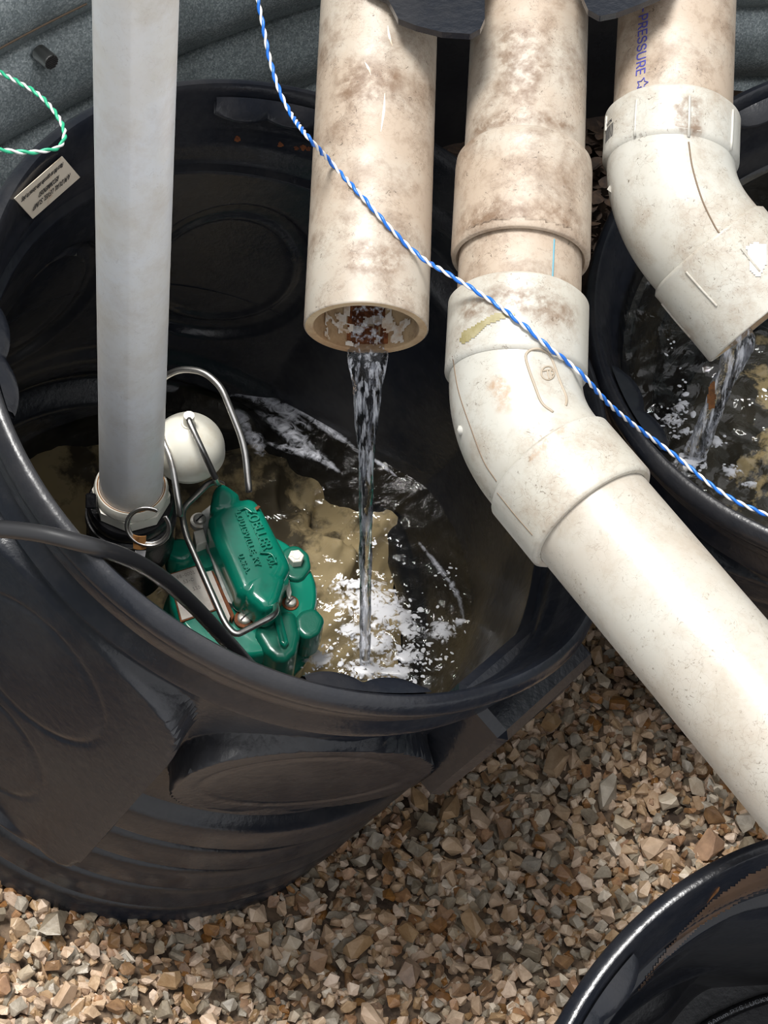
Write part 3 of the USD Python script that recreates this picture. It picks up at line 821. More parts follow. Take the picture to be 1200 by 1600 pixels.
obj('switch_neck', slab(ppoly([(372, 935), (398, 925), (412, 945), (410, 968), (392, 975), (374, 962)], K1), K1 - .004, K1 + .016, .004, ptw, 100, rnd=.006), 'green_worn', pump, smooth=50)
gp_ = slab(ppoly([(314, 800), (340, 780), (362, 800), (392, 925), (372, 948), (354, 940), (322, 852)], K1 + .006), K1 - .004, K1 + .006, .0008, ptw, 120, rnd=.001)
obj('cover_plate', gp_, 'plate_grey', pump, smooth=40)
obj('rusty_strap', slab(ppoly([(322, 895), (331, 893), (362, 958), (357, 974), (350, 968)], K1 + .004), K1 - .002, K1 + .006, .0006, ptw, 90), 'plate_white', pump, smooth=40)
obj('strap_edge', slab(ppoly([(330, 893), (333, 893), (366, 962), (362, 970)], K1 + .005), K1 - .002, K1 + .0066, .0004, ptw, 80), 'rust', pump, smooth=40)
# name plate with stamped numbers
plate = obj('name_plate', slab(ppoly([(265, 899), (306, 886), (335, 953), (284, 970)], K1 + .001), K1 - .001, K1 + .0022, .0004, ptw, 120), 'plate_white', pump, smooth=40)
pe = slab(ppoly([(263, 898), (307, 884), (338, 954), (282, 973)], K1 + .0005), K1 - .001, K1 + .0014, .0003, ptw, 120)
obj('plate_rim', pe, 'rust', pump, smooth=40)


def text_on(text, origin, right, upd, height, depth=.0004, bold=False, fit=None, spacing=None):
    m = meshkit.text_mesh(text, height, depth, bold)
    right = unit(right); n = unit(np.cross(right, upd)); upd = np.cross(n, right)
    v = m.vertices.copy()
    if fit: v[:, 0] *= fit / v[:, 0].max()
    m.vertices = origin + v[:, :1] * right + v[:, 1:2] * upd + v[:, 2:] * n
    return m


def plate_text(text, a, b, h, k):                # print running from pixel a to pixel b
    p, q = pw(*a, k), pw(*b, k); r = q - p
    return text_on(text, p, r, np.cross(PU, unit(r)), h, .0003, False, np.linalg.norm(r))


for t_, a_, b_ in (('98-0001', (277, 905), (305, 896)), ('53-C', (287, 912), (303, 907.5)), ('115', (302, 923), (314, 919)), ('V 60', (286, 950), (304, 945))):
    obj('stamped_number', plate_text(t_, a_, b_, .0030, K1 + .0022), 'ink_faded', plate, smooth=False)
obj('rivet', lathe_along(pw(287, 938.5, K1 + .0022), PU, [(-.001, .0026), (.0006, .0024), (.0012, .0014), (.0013, 0)], 20), 'bolt_steel', plate)
# the switch cover with its raised lettering
import manifold3d as m3


def sphere_hull(poly_px, r, lo):
    """the hull of balls set inside an outline on the cover's top level, drawn down to the level lo"""
    P = Polygon([pp(*q) for q in poly_px]).convex_hull; I = P.buffer(-r)
    ring = np.array(I.exterior.coords)[:-1] if not I.is_empty else np.array([P.centroid.coords[0]])
    if len(ring) > 20: ring = ring[::max(1, len(ring) // 20)]
    ball = trimesh.creation.icosphere(2, r).vertices
    pts_ = np.vstack([ball + [x, y, -r] for x, y in ring] + [np.c_[ball[:, :2] * 1.06 + [x, y], np.full(len(ball), lo)] for x, y in ring])
    h = trimesh.convex.convex_hull(pts_); return m3.Manifold(m3.Mesh(np.asarray(h.vertices, np.float32), np.asarray(h.faces, np.uint32)))


cm = sphere_hull([(324, 806), (330, 828), (369, 919), (383, 931), (444, 905), (455, 884), (452, 870), (411, 791), (402, 779), (392, 772), (346, 782)], .0095, K1 + .004)
cm += sphere_hull([(333, 764), (341, 753), (351, 752), (376, 770), (372, 800), (335, 800), (328, 790)], .0062, K1 + .006)
cm += sphere_hull([(384, 930), (398, 941), (409, 951), (419, 951), (430, 945), (438, 932), (448, 900), (420, 880), (385, 900)], .0075, K1 + .006)
cm = cm.refine_to_length(.0022).to_mesh(); cmesh = trimesh.Trimesh(cm.vert_properties[:, :3], cm.tri_verts)
cmesh = trimesh.smoothing.filter_taubin(cmesh, iterations=24); cmesh.vertices = ptw(np.asarray(cmesh.vertices))
cap = obj('switch_cover', cmesh, 'green_paint', pump, smooth=True, label='glossy green switch cover with raised lettering')
def cap_z(px, py): return .0011
def cap_text(text, a, b, h, bold=True):
    p, q = pw(*a, .0012), pw(*b, .0012); r = q - p
    return text_on(text, p - PU * .0014, r, np.cross(PU, unit(r)), h, .0020, bold, np.linalg.norm(r))


obj('lettering', cap_text('ZOELLER', (383, 797), (412, 860), .0078), 'green_paint', cap, smooth=False)
obj('lettering', cap_text('Co.', (415, 868), (422, 886), .0075), 'green_paint', cap, smooth=False)
obj('lettering', cap_text('LOUISVILLE, KY', (367, 800), (400, 886), .0046), 'green_paint', cap, smooth=False)
obj('lettering', cap_text('U.S.A.', (371, 866), (385, 896), .0042), 'green_paint', cap, smooth=False)
obj('letter_swash', tube(smooth_path([pw(372, 798, .0018), pw(383, 794, .0018), pw(394, 801, .0018)], 20), .0009, 8), 'green_paint', cap, smooth=True)
obj('letter_swash', tube(smooth_path([pw(406, 863, .0018), pw(424, 866, .0018), pw(432, 880, .0018)], 20), .0009, 8), 'green_paint', cap, smooth=True)
obj('rust_chip', slab(ppoly([(396, 796), (403, 791), (407, 793), (403, 797), (398, 800)], 0), .0004, .0016, .0003, ptw, 40), 'rust', cap)
# bolts and screws
def hex_bolt(px, py, k, r, hgt):
    c = pw(px, py, k); a = np.radians(np.arange(0, 360, 60) + 12)
    P = Polygon([(r * math.cos(x), r * math.sin(x)) for x in a])
    o = np.array(pp(px, py, k))
    return [slab(Polygon(np.array(P.exterior.coords)[:-1] + o), k - .004, k + hgt, .0012, ptw, 96),
            lathe_along(c + PU * (hgt - .0002), PU, [(0, r * .52), (.0007, r * .5), (.0006, r * .42), (.0004, 0)], 32)]


obj('hex_bolt', hex_bolt(462, 874, K1 + .006, .0066, .0055), 'nylon_white', pump, smooth=30)
obj('square_nut', slab(ppoly([(302, 830), (318, 826), (323, 846), (307, 852)], K1 + .011), K1 - .004, K1 + .011, .001, ptw, 80), 'nylon_white', pump, smooth=30)
for px_, py_, k_, r_ in ((312, 812, K1 + .006, .0052), (382, 966, K1 + .004, .0056), (454, 941, K1 + .002, .0046)):
    c = pw(px_, py_, k_)
    sc_ = obj('screw', lathe_along(c, PU, [(-.006, 0), (-.006, r_), (.0012, r_), (.0026, r_ * .75), (.003, 0)], 28), 'bolt_steel', pump, smooth=50)
    obj('washer', lathe_along(c, PU, [(-.0062, r_ * .8), (-.0062, r_ * 1.45), (-.0008, r_ * 1.45), (-.0004, r_ * .9)], 28), 'rust' if px_ != 312 else 'bolt_steel', pump, smooth=50)
    sx = math.cos(.9) * PE1 + math.sin(.9) * PE2
    obj('slot', box_at(c + PU * .0028, sx, np.cross(PU, sx), PU, r_ * .8, .0006, .0004), 'ink_black', sc_)
obj('bracket_tip', slab(ppoly([(446, 912), (452, 905), (456, 925), (452, 936), (448, 928)], K1 + .008), K1, K1 + .008, .001, ptw, 60), 'nylon_white', pump, smooth=40)
# handle, float guard, float and its rod
RW = .0026
hw = [pw(347, 757, -.012), pw(338, 753, .006), pw(326, 755, .012), pw(283, 797, .012), pw(291, 838, .012), pw(353, 976, .012), pw(368, 993, .012), pw(430, 961, .008), pw(432, 949, -.003), pw(428, 938, -.012)]
obj('handle', tube(fillet_path(hw, .008, 8), RW, 16), 'steel', pump, smooth=True)
gw = [at(389, 768, 1.428), at(388, 757, 1.426), at(382, 694, 1.424), at(346, 604, 1.424), at(318, 580, 1.430), at(282, 576, 1.438), at(250, 592, 1.450), at(236, 640, 1.462), at(252, 682, 1.462), at(268, 718, 1.452), at(279, 786, 1.452), at(281, 806, 1.456)]
obj('float_guard', tube(smooth_path(fillet_path(gw, .018, 6), 120), RW, 16), 'steel', pump, smooth=True)
FC = at(294, 700, 1.482)
fl = obj('float', lathe_along(FC, PU, [(-.027 + .0, 0)] + [(.0262 * math.sin(x), .0284 * math.cos(x)) for x in np.linspace(-PI / 2 + .05, -.25, 14)] + [(-.005, .0288), (-.0035, .0288)] + [(.0272 * math.sin(x), .0284 * math.cos(x)) for x in np.linspace(-.08, PI / 2 - .05, 20)] + [(.0272, 0)], 72), 'float_white', pump, smooth=60, label='white plastic float ball')
tip = FC + PU * .0285
tip = onplane(295, 655, FC + PU * .033, PU)
obj('rod_tip', lathe_along(tip - PU * .008, PU, [(0, 0), (0, .006), (.003, .0052), (.0035, .0042), (.013, .0042), (.0135, 0)], 4 * 6), 'nylon_white', fl, smooth=40)
obj('float_rod', tube(np.array([tip + PU * .001, at(296, 660, 1.444), at(336, 746, 1.436), pw(340, 756, -.008)]), .0024, 14), 'steel', pump, smooth=True)

# ------------------------------------------------------------------ check valve under the thin pipe
cv = thing('check_valve', 'black rubber check valve with white collar joining the thin pipe to the pump', 'valve', None, PB + dp * .06)
obj('collar', lathe_along(PB - dp * .0, dp, [(-.006, D_OD / 2 + .0004), (-.0066, .0272), (-.003, .0284), (.002, .0284), (.003, .0272), (.0032, .0272)], 72), 'nylon_white', cv, smooth=45)
obj('rust_ring', lathe_along(PB, dp, [(-.0058, D_OD / 2 + .0001), (-.0062, D_OD / 2 + .0012), (-.0064, D_OD / 2 + .0022)], 72), 'copper', cv, smooth=True)
hx = lathe_along(PB, dp, [(.003, .0268), (.0035, .0300), (.014, .0300), (.0165, .028), (.0165, 0)], 8)
obj('hex_collar', hx, 'nylon_white', cv, smooth=20)
obj('rubber_sleeve', lathe_along(PB, dp, [(.0150, .020), (.0150, .0318), (.018, .0335), (.024, .0335), (.0255, .0322), (.0275, .0322), (.0285, .034), (.036, .0345), (.038, .0332), (.041, .0332), (.043, .0345), (.058, .035), (.075, .034), (.085, .028), (.12, .027), (.12, 0)], 72), 'black_wet', cv, smooth=45)
obj('clamp_band', lathe_along(PB, dp, [(.0288, .0338), (.0290, .0352), (.0365, .0356), (.0368, .034)], 72), 'black_rubber', cv, smooth=45)
rc = at(232, 822, 1.436); rx = unit(RT * 1.0 - UPV * .15); ry = unit(UPV * .93 - FW * .35 - rx * (rx @ (UPV * .93 - FW * .35)))
ring = []
for k in range(2):
    a = np.linspace(0, 2 * PI * (.93 - .0 * k), 60) + 1.2
    ring.append(tube(rc + np.outer(np.cos(a), rx) * (.0150 + .0016 * k) + np.outer(np.sin(a), ry) * (.0136 + .0016 * k) + np.cross(rx, ry) * .0016 * k, .0012, 10))
obj('spring_ring', ring, 'steel', cv, smooth=True)
obj('copper_clip', quad_patch([at(208, 836, 1.437), at(228, 838, 1.437), at(228, 858, 1.443), at(208, 857, 1.443)], 6, 4, .0012, -.0015)[0], 'copper', cv, smooth=40)
obj('white_tag', quad_patch([at(211, 861, 1.444), at(228, 861, 1.444), at(225, 880, 1.452), at(210, 877, 1.452)], 4, 4, .0006)[0], 'white_label', cv, smooth=40)
obj('side_lug', box_at(at(143, 783, 1.455), RT, UPV, FW, .004, .006, .005, .0012), 'black_wet', cv)


# ================================================================== finding surfaces along a sight line
def to_px(P):
    q = P - CAM; z = q @ FW; return np.stack([600 + FPX * (q @ RT) / z, 800 - FPX * (q @ UPV) / z], -1)


FK = (0, .2, .4, .6, .8, 1.0)


def fade(prim, vals):
    UsdGeom.PrimvarsAPI(prim).CreatePrimvar('fade', Sdf.ValueTypeNames.FloatArray, 'vertex').Set(Vt.FloatArray.FromNumpy(np.asarray(vals, np.float32)))


def hits(mesh, pxs):
    """distance factor along each pixel's ray to the mesh (world space), or nan"""
    v = np.asarray(mesh.vertices); f = np.asarray(mesh.faces); q = np.asarray(pxs, float); vp = to_px(v)[f]
    f = f[(vp[..., 0].max(1) > q[:, 0].min() - 1) & (vp[..., 0].min(1) < q[:, 0].max() + 1) & (vp[..., 1].max(1) > q[:, 1].min() - 1) & (vp[..., 1].min(1) < q[:, 1].max() + 1)]
    a = v[f[:, 0]]; e1 = v[f[:, 1]] - a; e2 = v[f[:, 2]] - a; out = []
    for px, py in pxs:
        d = ray(px, py); h = np.cross(d, e2); det = (e1 * h).sum(1)
        with np.errstate(all='ignore'):
            s = CAM - a; u = (s * h).sum(1) / det; q = np.cross(s, e1); w = (q @ d) / det; t = (e2 * q).sum(1) / det
            ok = (np.abs(det) > 1e-14) & (u >= -1e-6) & (w >= -1e-6) & (u + w <= 1 + 1e-6) & (t > .05)
        out.append(t[ok].min() if ok.any() else np.nan)
    return np.array(out)


def on(mesh, pxs, lift=0.0004):
    t = hits(mesh, pxs); ok = ~np.isnan(t); t = np.interp(np.arange(len(t)), np.nonzero(ok)[0], t[ok])
    return np.array([CAM + ray(*p) * (k - lift) for p, k in zip(pxs, t)])


def densify(pxs, n=40):
    return smooth_path(np.c_[np.array(pxs, float), np.zeros(len(pxs))], n)[:, :2]


def decal(mesh, poly, lift=.0004, step=4.0, thick=.0003):
    """a thin skin lying on the surface inside an outline"""
    P = Polygon(poly).buffer(2).buffer(-2); x0, y0, x1, y1 = P.bounds
    X, Y = np.meshgrid(np.arange(x0, x1 + step, step), np.arange(y0, y1 + step, step)); m = X.shape[1]
    ins = np.array([P.buffer(step * .3).contains(Point(x, y)) for x, y in zip(X.ravel(), Y.ravel())]).reshape(X.shape)
    t = hits(mesh, np.c_[X.ravel(), Y.ravel()]).reshape(X.shape)
    V = np.array([CAM + ray(x, y) * ((k if k == k else 1) - lift) for x, y, k in zip(X.ravel(), Y.ravel(), t.ravel())])
    ok = ins & ~np.isnan(t); use = ok[:-1, :-1] & ok[1:, :-1] & ok[:-1, 1:] & ok[1:, 1:]
    i, j = np.nonzero(use); f = np.vstack([np.stack([i * m + j, (i + 1) * m + j, i * m + j + 1], 1), np.stack([i * m + j + 1, (i + 1) * m + j, (i + 1) * m + j + 1], 1)])
    r = trimesh.Trimesh(V, f, process=False); r.remove_unreferenced_vertices(); return r


def world_shell(fr, o):
    m = shell.copy(); m.vertices = o + m.vertices @ np.array(fr); return m


S1, S2, S3 = world_shell((BA, BB, BN), BC), world_shell(B2F, B2C), world_shell(B3F, B3C)
ELB3 = trimesh.util.concatenate(elbow); ELB4 = trimesh.util.concatenate(e4)

# ------------------------------------------------------------------ marks on the fittings
obj('mould_seam', tube(on(ELB3, densify([(707, 556), (717, 613), (737, 672), (756, 721), (776, 752)], 30), .0), .00042, 8), 'seam_dark', el, smooth=True)
obj('mould_seam', tube(on(ELB3, densify([(777, 770), (805, 805), (832, 836)], 16), .0), .00040, 8), 'seam_dark', el, smooth=True)
obj('moulding_nub', lathe_along(on(ELB3, [(719, 672), (719, 672)])[0], unit(-RT), [(-.004, .0034), (.001, .003), (.002, 0)], 16), 'pvc_cream', el, smooth=True)
ov = densify([(864, 644), (847, 630), (836, 604), (822, 562), (826, 549), (839, 545), (850, 548), (861, 559), (875, 596), (885, 621), (884, 634)], 70)
obj('embossed_oval', tube(on(ELB3, ov, .0000), .0009, 8), 'seam_soft', el, smooth=True)
obj('embossed_ring', tube(on(ELB3, [(856 + 10 * math.cos(a), 583 + 10.5 * math.sin(a)) for a in np.linspace(0, 2 * PI, 40)], .0001), .0006, 8), 'seam_soft', el, smooth=True)
for seg in (((848, 580), (864, 577)), ((855, 579), (858, 592)), ((859, 578), (862, 591)), ((859, 578), (866, 582), (861, 586))):
    obj('embossed_letter', tube(on(ELB3, densify(seg, 10), .0001), .0006, 8), 'seam_soft', el, smooth=True)
obj('glue_smear', decal(ELB3, [(718, 530), (722, 518), (748, 503), (770, 490), (800, 486), (808, 492), (782, 500), (760, 510), (742, 528), (720, 541)], .0005, 3), 'glue_stain', el, smooth=True, label='yellowish glue smear')
for seg in (((995, 156), (993, 184), (992, 212)), ((1077.5, 150), (1077, 180), (1076, 214)), ((1145, 172), (1144, 200), (1142, 234)), ((948, 182), (947, 205))):
    obj('moulded_rib', tube(on(ELB4, densify(seg, 12), .0), .0011, 8), 'pvc_cream', el4, smooth=True)
for seg in (((1034, 474), (1057, 502), (1079, 527)), ((1072, 425), (1096, 452), (1120, 478)), ((1158, 388), (1172, 406), (1187, 424))):
    obj('moulded_rib', tube(on(ELB4, densify(seg, 12), .0), .0009, 8), 'pvc_cream', el4, smooth=True)
obj('mould_seam', tube(on(ELB4, densify([(1076, 222), (1082, 262), (1097, 312), (1116, 352), (1124, 364)], 30), .0), .0006, 8), 'seam_dark', el4, smooth=True)
obj('moulding_nub', lathe_along(at(957, 297, 1.312), unit(-RT * .8 + UPV * .6), [(-.006, .0026), (.003, .0026), (.0034, .002), (.0034, 0)], 4), 'pvc_cream', el4)
obj('water_stain', decal(ELB4, [(1165, 385), (1176, 378), (1200, 380), (1200, 410), (1186, 436), (1172, 424)], .0004, 3), 'sticker_paper', el4, smooth=True)


def wrap_text(mesh, A, d, r, start, size, up_hint):
    """print wrapped round a pipe, running along d from the surface point under a pixel"""
    p0 = on_surface(A, d, *start, r); e = unit(p0 - A - d * ((p0 - A) @ d)); tau = np.cross(d, e); tau = tau * np.sign(tau @ up_hint); s0 = (p0 - A) @ d
    m = mesh.copy(); v = m.vertices
    m.vertices = A + (s0 + v[:, :1]) * d + (r + v[:, 2:]) * (np.cos(v[:, 1:2] / r) * e + np.sin(v[:, 1:2] / r) * tau); return m


def stripes(length, h):
    return meshkit.text_mesh(length, h, .0003)


m = meshkit.text_mesh('-PRESSURE', .0076, .00035); m.vertices[:, 0] *= .0545 / m.vertices[:, 0].max()
obj('print', wrap_text(m, P4A, d4, OD / 2, (999, 12), 1, RT), 'ink_blue', pc, smooth=False, label='blue print reading PRESSURE')
st = []
for k in range(5):
    def sp(i, q): return np.array([.0046 * q * math.cos(PI / 2 + i * PI / 5), .0046 * q * math.sin(PI / 2 + i * PI / 5), .0003])
    for i0, i1 in ((2 * k, 2 * k + 1), (2 * k + 1, 2 * k + 2)):
        st.append(tube(np.array([sp(i0, 1 if i0 % 2 == 0 else .5), sp(i1, 1 if i1 % 2 == 0 else .5)]), .00035, 6))
obj('print_star', wrap_text(trimesh.util.concatenate(st), P4A, d4, OD / 2, (1003.5, 131), 1, RT), 'ink_blue', pc, smooth=True)
bars = []
for k, w in enumerate((1.2, .6, .6, 1.0, .5, 1.4, .6, .9, .5, 1.2, .7)):
    b_ = trimesh.creation.box([.0105, .0004 * w, .0003]); b_.vertices += [.0052, k * .00115, .0001]; bars.append(b_)
obj('barcode', wrap_text(trimesh.util.concatenate(bars), P4A, d4, RS, (947.5, 203), 1, RT), 'ink_black', el4, smooth=False)
m = meshkit.text_mesh('9 1194', .0034, .0003); m.vertices[:, :2] = np.c_[-m.vertices[:, 1] * .7, m.vertices[:, 0] * .55]
m.vertices[:, 0] *= -1; m.vertices[:, 1] *= 1; m.faces = m.faces[:, ::-1]
m2 = m.copy(); m2.vertices[:, 0] = -m2.vertices[:, 0]; m2.faces = m2.faces[:, ::-1]
obj('barcode_number', wrap_text(m2, P4A, d4, RS, (948, 199), 1, RT), 'ink_black', el4, smooth=False)

def stain(mesh, poly, m_, parent, soft=18.0):
    q = decal(mesh, poly, .0003, 4.0); P_ = Polygon(poly); d_ = np.array([P_.exterior.distance(Point(*x)) for x in to_px(np.asarray(q.vertices))])
    fade(obj('stain', q, m_, parent, smooth=True), np.clip(d_ / soft, 0, 1))


UP3 = lathe_along(P3A, d3, [(t, OD / 2) for t in np.linspace(-.22, tc0 + .002, 16)]); CO3 = lathe_along(P3A, d3, [(tc0 + .010, .0468), (tc1 - .004, .0468)]); SH3 = lathe_along(P3A, d3, [(tc1 - .004, OD / 2), (ts0 + .003, OD / 2)])
stain(ELB3, [(755, 590), (778, 572), (806, 588), (812, 620), (800, 650), (772, 648), (758, 622)], 'stain_orange', el)
stain(ELB3, [(822, 716), (842, 690), (870, 668), (892, 656), (880, 680), (850, 706), (826, 728)], 'stain_orange', el, 8)
stain(ELB3, [(712, 470), (780, 436), (850, 444), (908, 476), (908, 520), (850, 510), (780, 490), (712, 520)], 'stain_brown', el)
stain(ELB4, [(1040, 150), (1075, 142), (1100, 152), (1104, 212), (1082, 222), (1045, 212)], 'stain_brown', el4, 12)
stain(o_, [(515, 110), (560, 80), (630, 95), (655, 130), (610, 165), (545, 185), (515, 160)], 'stain_brown', pa, 26)
stain(o_, [(530, 390), (560, 365), (625, 370), (650, 400), (630, 440), (560, 445), (530, 425)], 'stain_brown', pa, 20)
stain(UP3, [(760, 40), (800, 20), (860, 40), (870, 110), (840, 180), (790, 170), (765, 110)], 'stain_brown', pb, 26)
stain(UP3, [(735, 185), (790, 168), (860, 170), (908, 190), (906, 212), (820, 196), (736, 226)], 'stain_brown', pb, 12)
stain(CO3, [(716, 330), (770, 300), (880, 310), (912, 340), (910, 400), (820, 350), (716, 385)], 'stain_brown', pb, 18)
for seg in (((606, 40), (608, 56), (613, 72)), ((570, 97), (576, 108), (580, 118)), ((601, 146), (600, 172), (595, 206))):
    obj('scrape_mark', tube(on(o_, densify(seg, 12), -.0004), np.interp(np.linspace(0, 1, 12), [0, .5, 1], [.0004, .0012, .0004]), 8), 'scale_white', pa, smooth=True)

# ------------------------------------------------------------------ paper sticker on the main basin
sk = [(94, 243), (19, 309), (48, 341), (122, 276)]
scorn = on(S1, sk, .0012)
sm, SP, sn = quad_patch(list(scorn), 12, 8, .0005, .0)
if sn @ (CAM - SP[0, 0]) < 0: sn = -sn
sm.vertices += sn * .0012
stick = obj('sticker', sm, 'sticker_paper', None, smooth=40)
tag(stick, 'stained cream paper sticker with printed lines inside the basin rim', 'sticker')


def bilinear(u, v): return (1 - v) * ((1 - u) * scorn[0] + u * scorn[1]) + v * ((1 - u) * scorn[3] + u * scorn[2])


x_o[str(stick.GetPath())] = np.zeros(3)
for text, u0_, u1_, v0_, hh in (('A/N DUAL LEVEL SUMP', .08, .86, .62, .0052), ('RECOMMENDED', .24, .66, .40, .0048), ('Place this on opposite side closest to plug', .05, .92, .15, .0042)):
    p, q = bilinear(u0_, v0_), bilinear(u1_, v0_)
    upd = unit(bilinear(.5, 1) - bilinear(.5, 0))
    r = unit(q - p)
    if np.cross(r, upd) @ sn < 0: pass
    obj('print', text_on(text, p + sn * .0022, r, upd, hh, .0002, False, np.linalg.norm(q - p)), 'ink_black', stick, smooth=False)

# ------------------------------------------------------------------ falling water
def stream(pts, wx, wy, seed, n=150, seg=28):
    """a wavy rope of water; wx is the half width across the picture, wy in depth"""
    p = smooth_path(pts, n); s = np.linspace(0, 1, n); hx = np.interp(s, *zip(*wx)); hy = np.interp(s, *zip(*wy)); a = np.linspace(0, 2 * PI, seg, endpoint=False)
    T = np.gradient(p, axis=0); T /= np.linalg.norm(T, axis=1)[:, None]
    X = RT - T * (T @ RT)[:, None]; X /= np.linalg.norm(X, axis=1)[:, None]; Y = np.cross(T, X)
    nz = meshkit.fbm(np.stack([np.cos(a)[None] * 1.6 + 9 + 0 * s[:, None], np.sin(a)[None] * 1.6 + 0 * s[:, None], s[:, None] * 14 + 0 * a[None]], -1), 3, seed) - .5
    k = 1 + .75 * nz * np.minimum(1, s[:, None] * 6)
    tw = 2.2 * s[:, None] * PI
    cx_, sx_ = np.cos(a[None] + 0 * tw), np.sin(a[None] + 0 * tw)
    P = p[:, None] + (hx[:, None] * k * cx_)[..., None] * X[:, None] + (hy[:, None] * k * sx_)[..., None] * Y[:, None]
    P = np.concatenate([np.repeat(p[:1, None], seg, 1), P, np.repeat(p[-1:, None], seg, 1)]); return grid(P)


lipP = P2A + d2 * (L2 - .0005) + dn * (OD / 2 - .0066 - .0018)
inP = lipP - d2 * .05
dropv = HIT1 - lipP
zs = np.linspace(0, 1, 14)[1:]
fall = [lipP + d2 * .006 * 1 + np.array([0, 0, -.004])] + [np.array([lipP[0] + (HIT1[0] - lipP[0]) * t, lipP[1] + d2[1] * .012 + (HIT1[1] - lipP[1] - d2[1] * .012) * t, lipP[2] - .004 + (HIT1[2] - .012 - lipP[2] + .004) * t ** 1.0]) for t in zs]
so = obj('falling_water', stream([inP, lipP - d2 * .02] + fall, [(0, .010), (.1, .0125), (.135, .0128), (.19, .0100), (.30, .0066), (.42, .0054), (.7, .0042), (1, .0048)], [(0, .0015), (.1, .0022), (.135, .004), (.2, .005), (.35, .0045), (1, .0038)], 5), 'water_stream', smooth=True)
tag(so, 'thin clear stream of water falling from the straight open pipe', 'water')
dn4 = np.array([0, 0, -1.0]); dn4 = unit(dn4 - d4b * (dn4 @ d4b)); lip4 = P4C + d4b * (v1 - .001) + dn4 * (OD / 2 - .003)
land = np.r_[HIT2[:2], W2Z - .012]
p2 = [lip4 - d4b * .05, lip4 - d4b * .02, lip4 + d4b * .001 + np.array([0, 0, -.004])] + [np.r_[lip4[:2] + (land[:2] - lip4[:2]) * t, lip4[2] - .010 + (land[2] - lip4[2] + .010) * t] for t in (.3, .6, 1)]
so2 = obj('falling_water', stream(p2, [(0, .012), (.22, .012), (.33, .010), (.55, .0072), (.75, .0078), (1, .010)], [(0, .003), (.3, .004), (.4, .005), (1, .005)], 31), 'water_stream', smooth=True)
tag(so2, 'broad stream of water falling out of the elbow pipe', 'water')
lf = obj('leaf', decal(trimesh.Trimesh(*[np.array(x) for x in ([at(1090, 570, 1.31), at(1140, 570, 1.31), at(1140, 700, 1.38), at(1090, 700, 1.38)], [[0, 1, 2], [0, 2, 3]])], process=False), [(1108, 600), (1116, 592), (1119, 620), (1117, 638), (1106, 641), (1105, 618)], .004, 2), 'leaf_brown', smooth=True)
tag(lf, 'small orange-brown leaf caught in the water of the elbow pipe', 'leaf')


def foam(spots, z, seed, label):  # white flecks draw splash foam and paint sky sparkles on the water
    g = np.random.default_rng(seed); out = []
    base = trimesh.creation.icosphere(1)
    for px, py, rx, ry, n in spots:
        for _ in range(n):
            x, y = px + g.normal() * rx * .5, py + g.normal() * ry * .5
            c = onz(x, y, z + .002 + g.random() * .002); s = g.uniform(.0005, .0015) * (1 + .8 * (g.random() < .12))
            m = base.copy(); v = m.vertices * (1 + .5 * (meshkit.noise(m.vertices * 2.2 + g.random(3) * 50, 3)[:, None] - .5))
            v = v * np.array([s * g.uniform(.8, 1.7), s * g.uniform(.5, 1.1), s * .38]); an = g.uniform(0, PI)
            R = np.array([[math.cos(an), -math.sin(an), 0], [math.sin(an), math.cos(an), 0], [0, 0, 1]])
            m.vertices = c + v @ R.T; out.append(m)
    o = obj('splash_foam', out, 'foam', smooth=True); tag(o, label, 'foam', kind='stuff'); return o


foam([(580, 940, 70, 45, 120), (620, 985, 60, 40, 60), (690, 985, 30, 25, 30), (600, 1045, 70, 25, 70), (500, 1040, 45, 35, 60), (560, 1000, 60, 30, 50), (640, 1030, 60, 30, 50), (720, 975, 14, 12, 7), (545, 910, 40, 8, 14),
      (585, 845, 10, 12, 5), (622, 850, 8, 8, 4), (700, 900, 22, 30, 14), (655, 1010, 40, 30, 30), (590, 1060, 60, 12, 40)], WATER_Z, 11, 'white foam flecks and painted sky glints where the thin stream lands')
foam([(1065, 640, 22, 14, 16), (1050, 655, 22, 18, 22), (1068, 600, 10, 22, 7), (1058, 675, 22, 10, 14), (1080, 720, 22, 25, 40), (1120, 690, 14, 14, 7), (1140, 735, 20, 12, 12), (1170, 755, 14, 8, 5), (1136, 608, 6, 6, 3), (1196, 622, 8, 10, 5), (1045, 540, 12, 18, 5)], W2Z, 12, 'scattered foam flecks on the dark water of the right-hand basin')

def foam_streaks(curves, z, label):
    out = []
    for pts_, w in curves:
        c = densify(pts_, 30); P = np.array([onz(x, y, z + .0052) for x, y in c]); T = np.gradient(P, axis=0); T /= np.linalg.norm(T, axis=1)[:, None]; S = np.cross(T, [0, 0, 1.0])
        ww = w * np.sin(np.linspace(.05, PI - .05, 30))[:, None]
        out.append(grid(np.array([P + S * ww * k + np.array([0, 0, .0006]) * (1 - abs(k)) for k in (-1, -.5, 0, .5, 1)]), False))
    q = obj('foam_streak', out, 'foam_film', smooth=True); fade(q, np.concatenate([np.outer((0, .7, 1, .7, 0), np.sin(np.linspace(0, PI, 30)) ** .7).ravel()] * len(out))); tag(q, label, 'foam', kind='stuff')


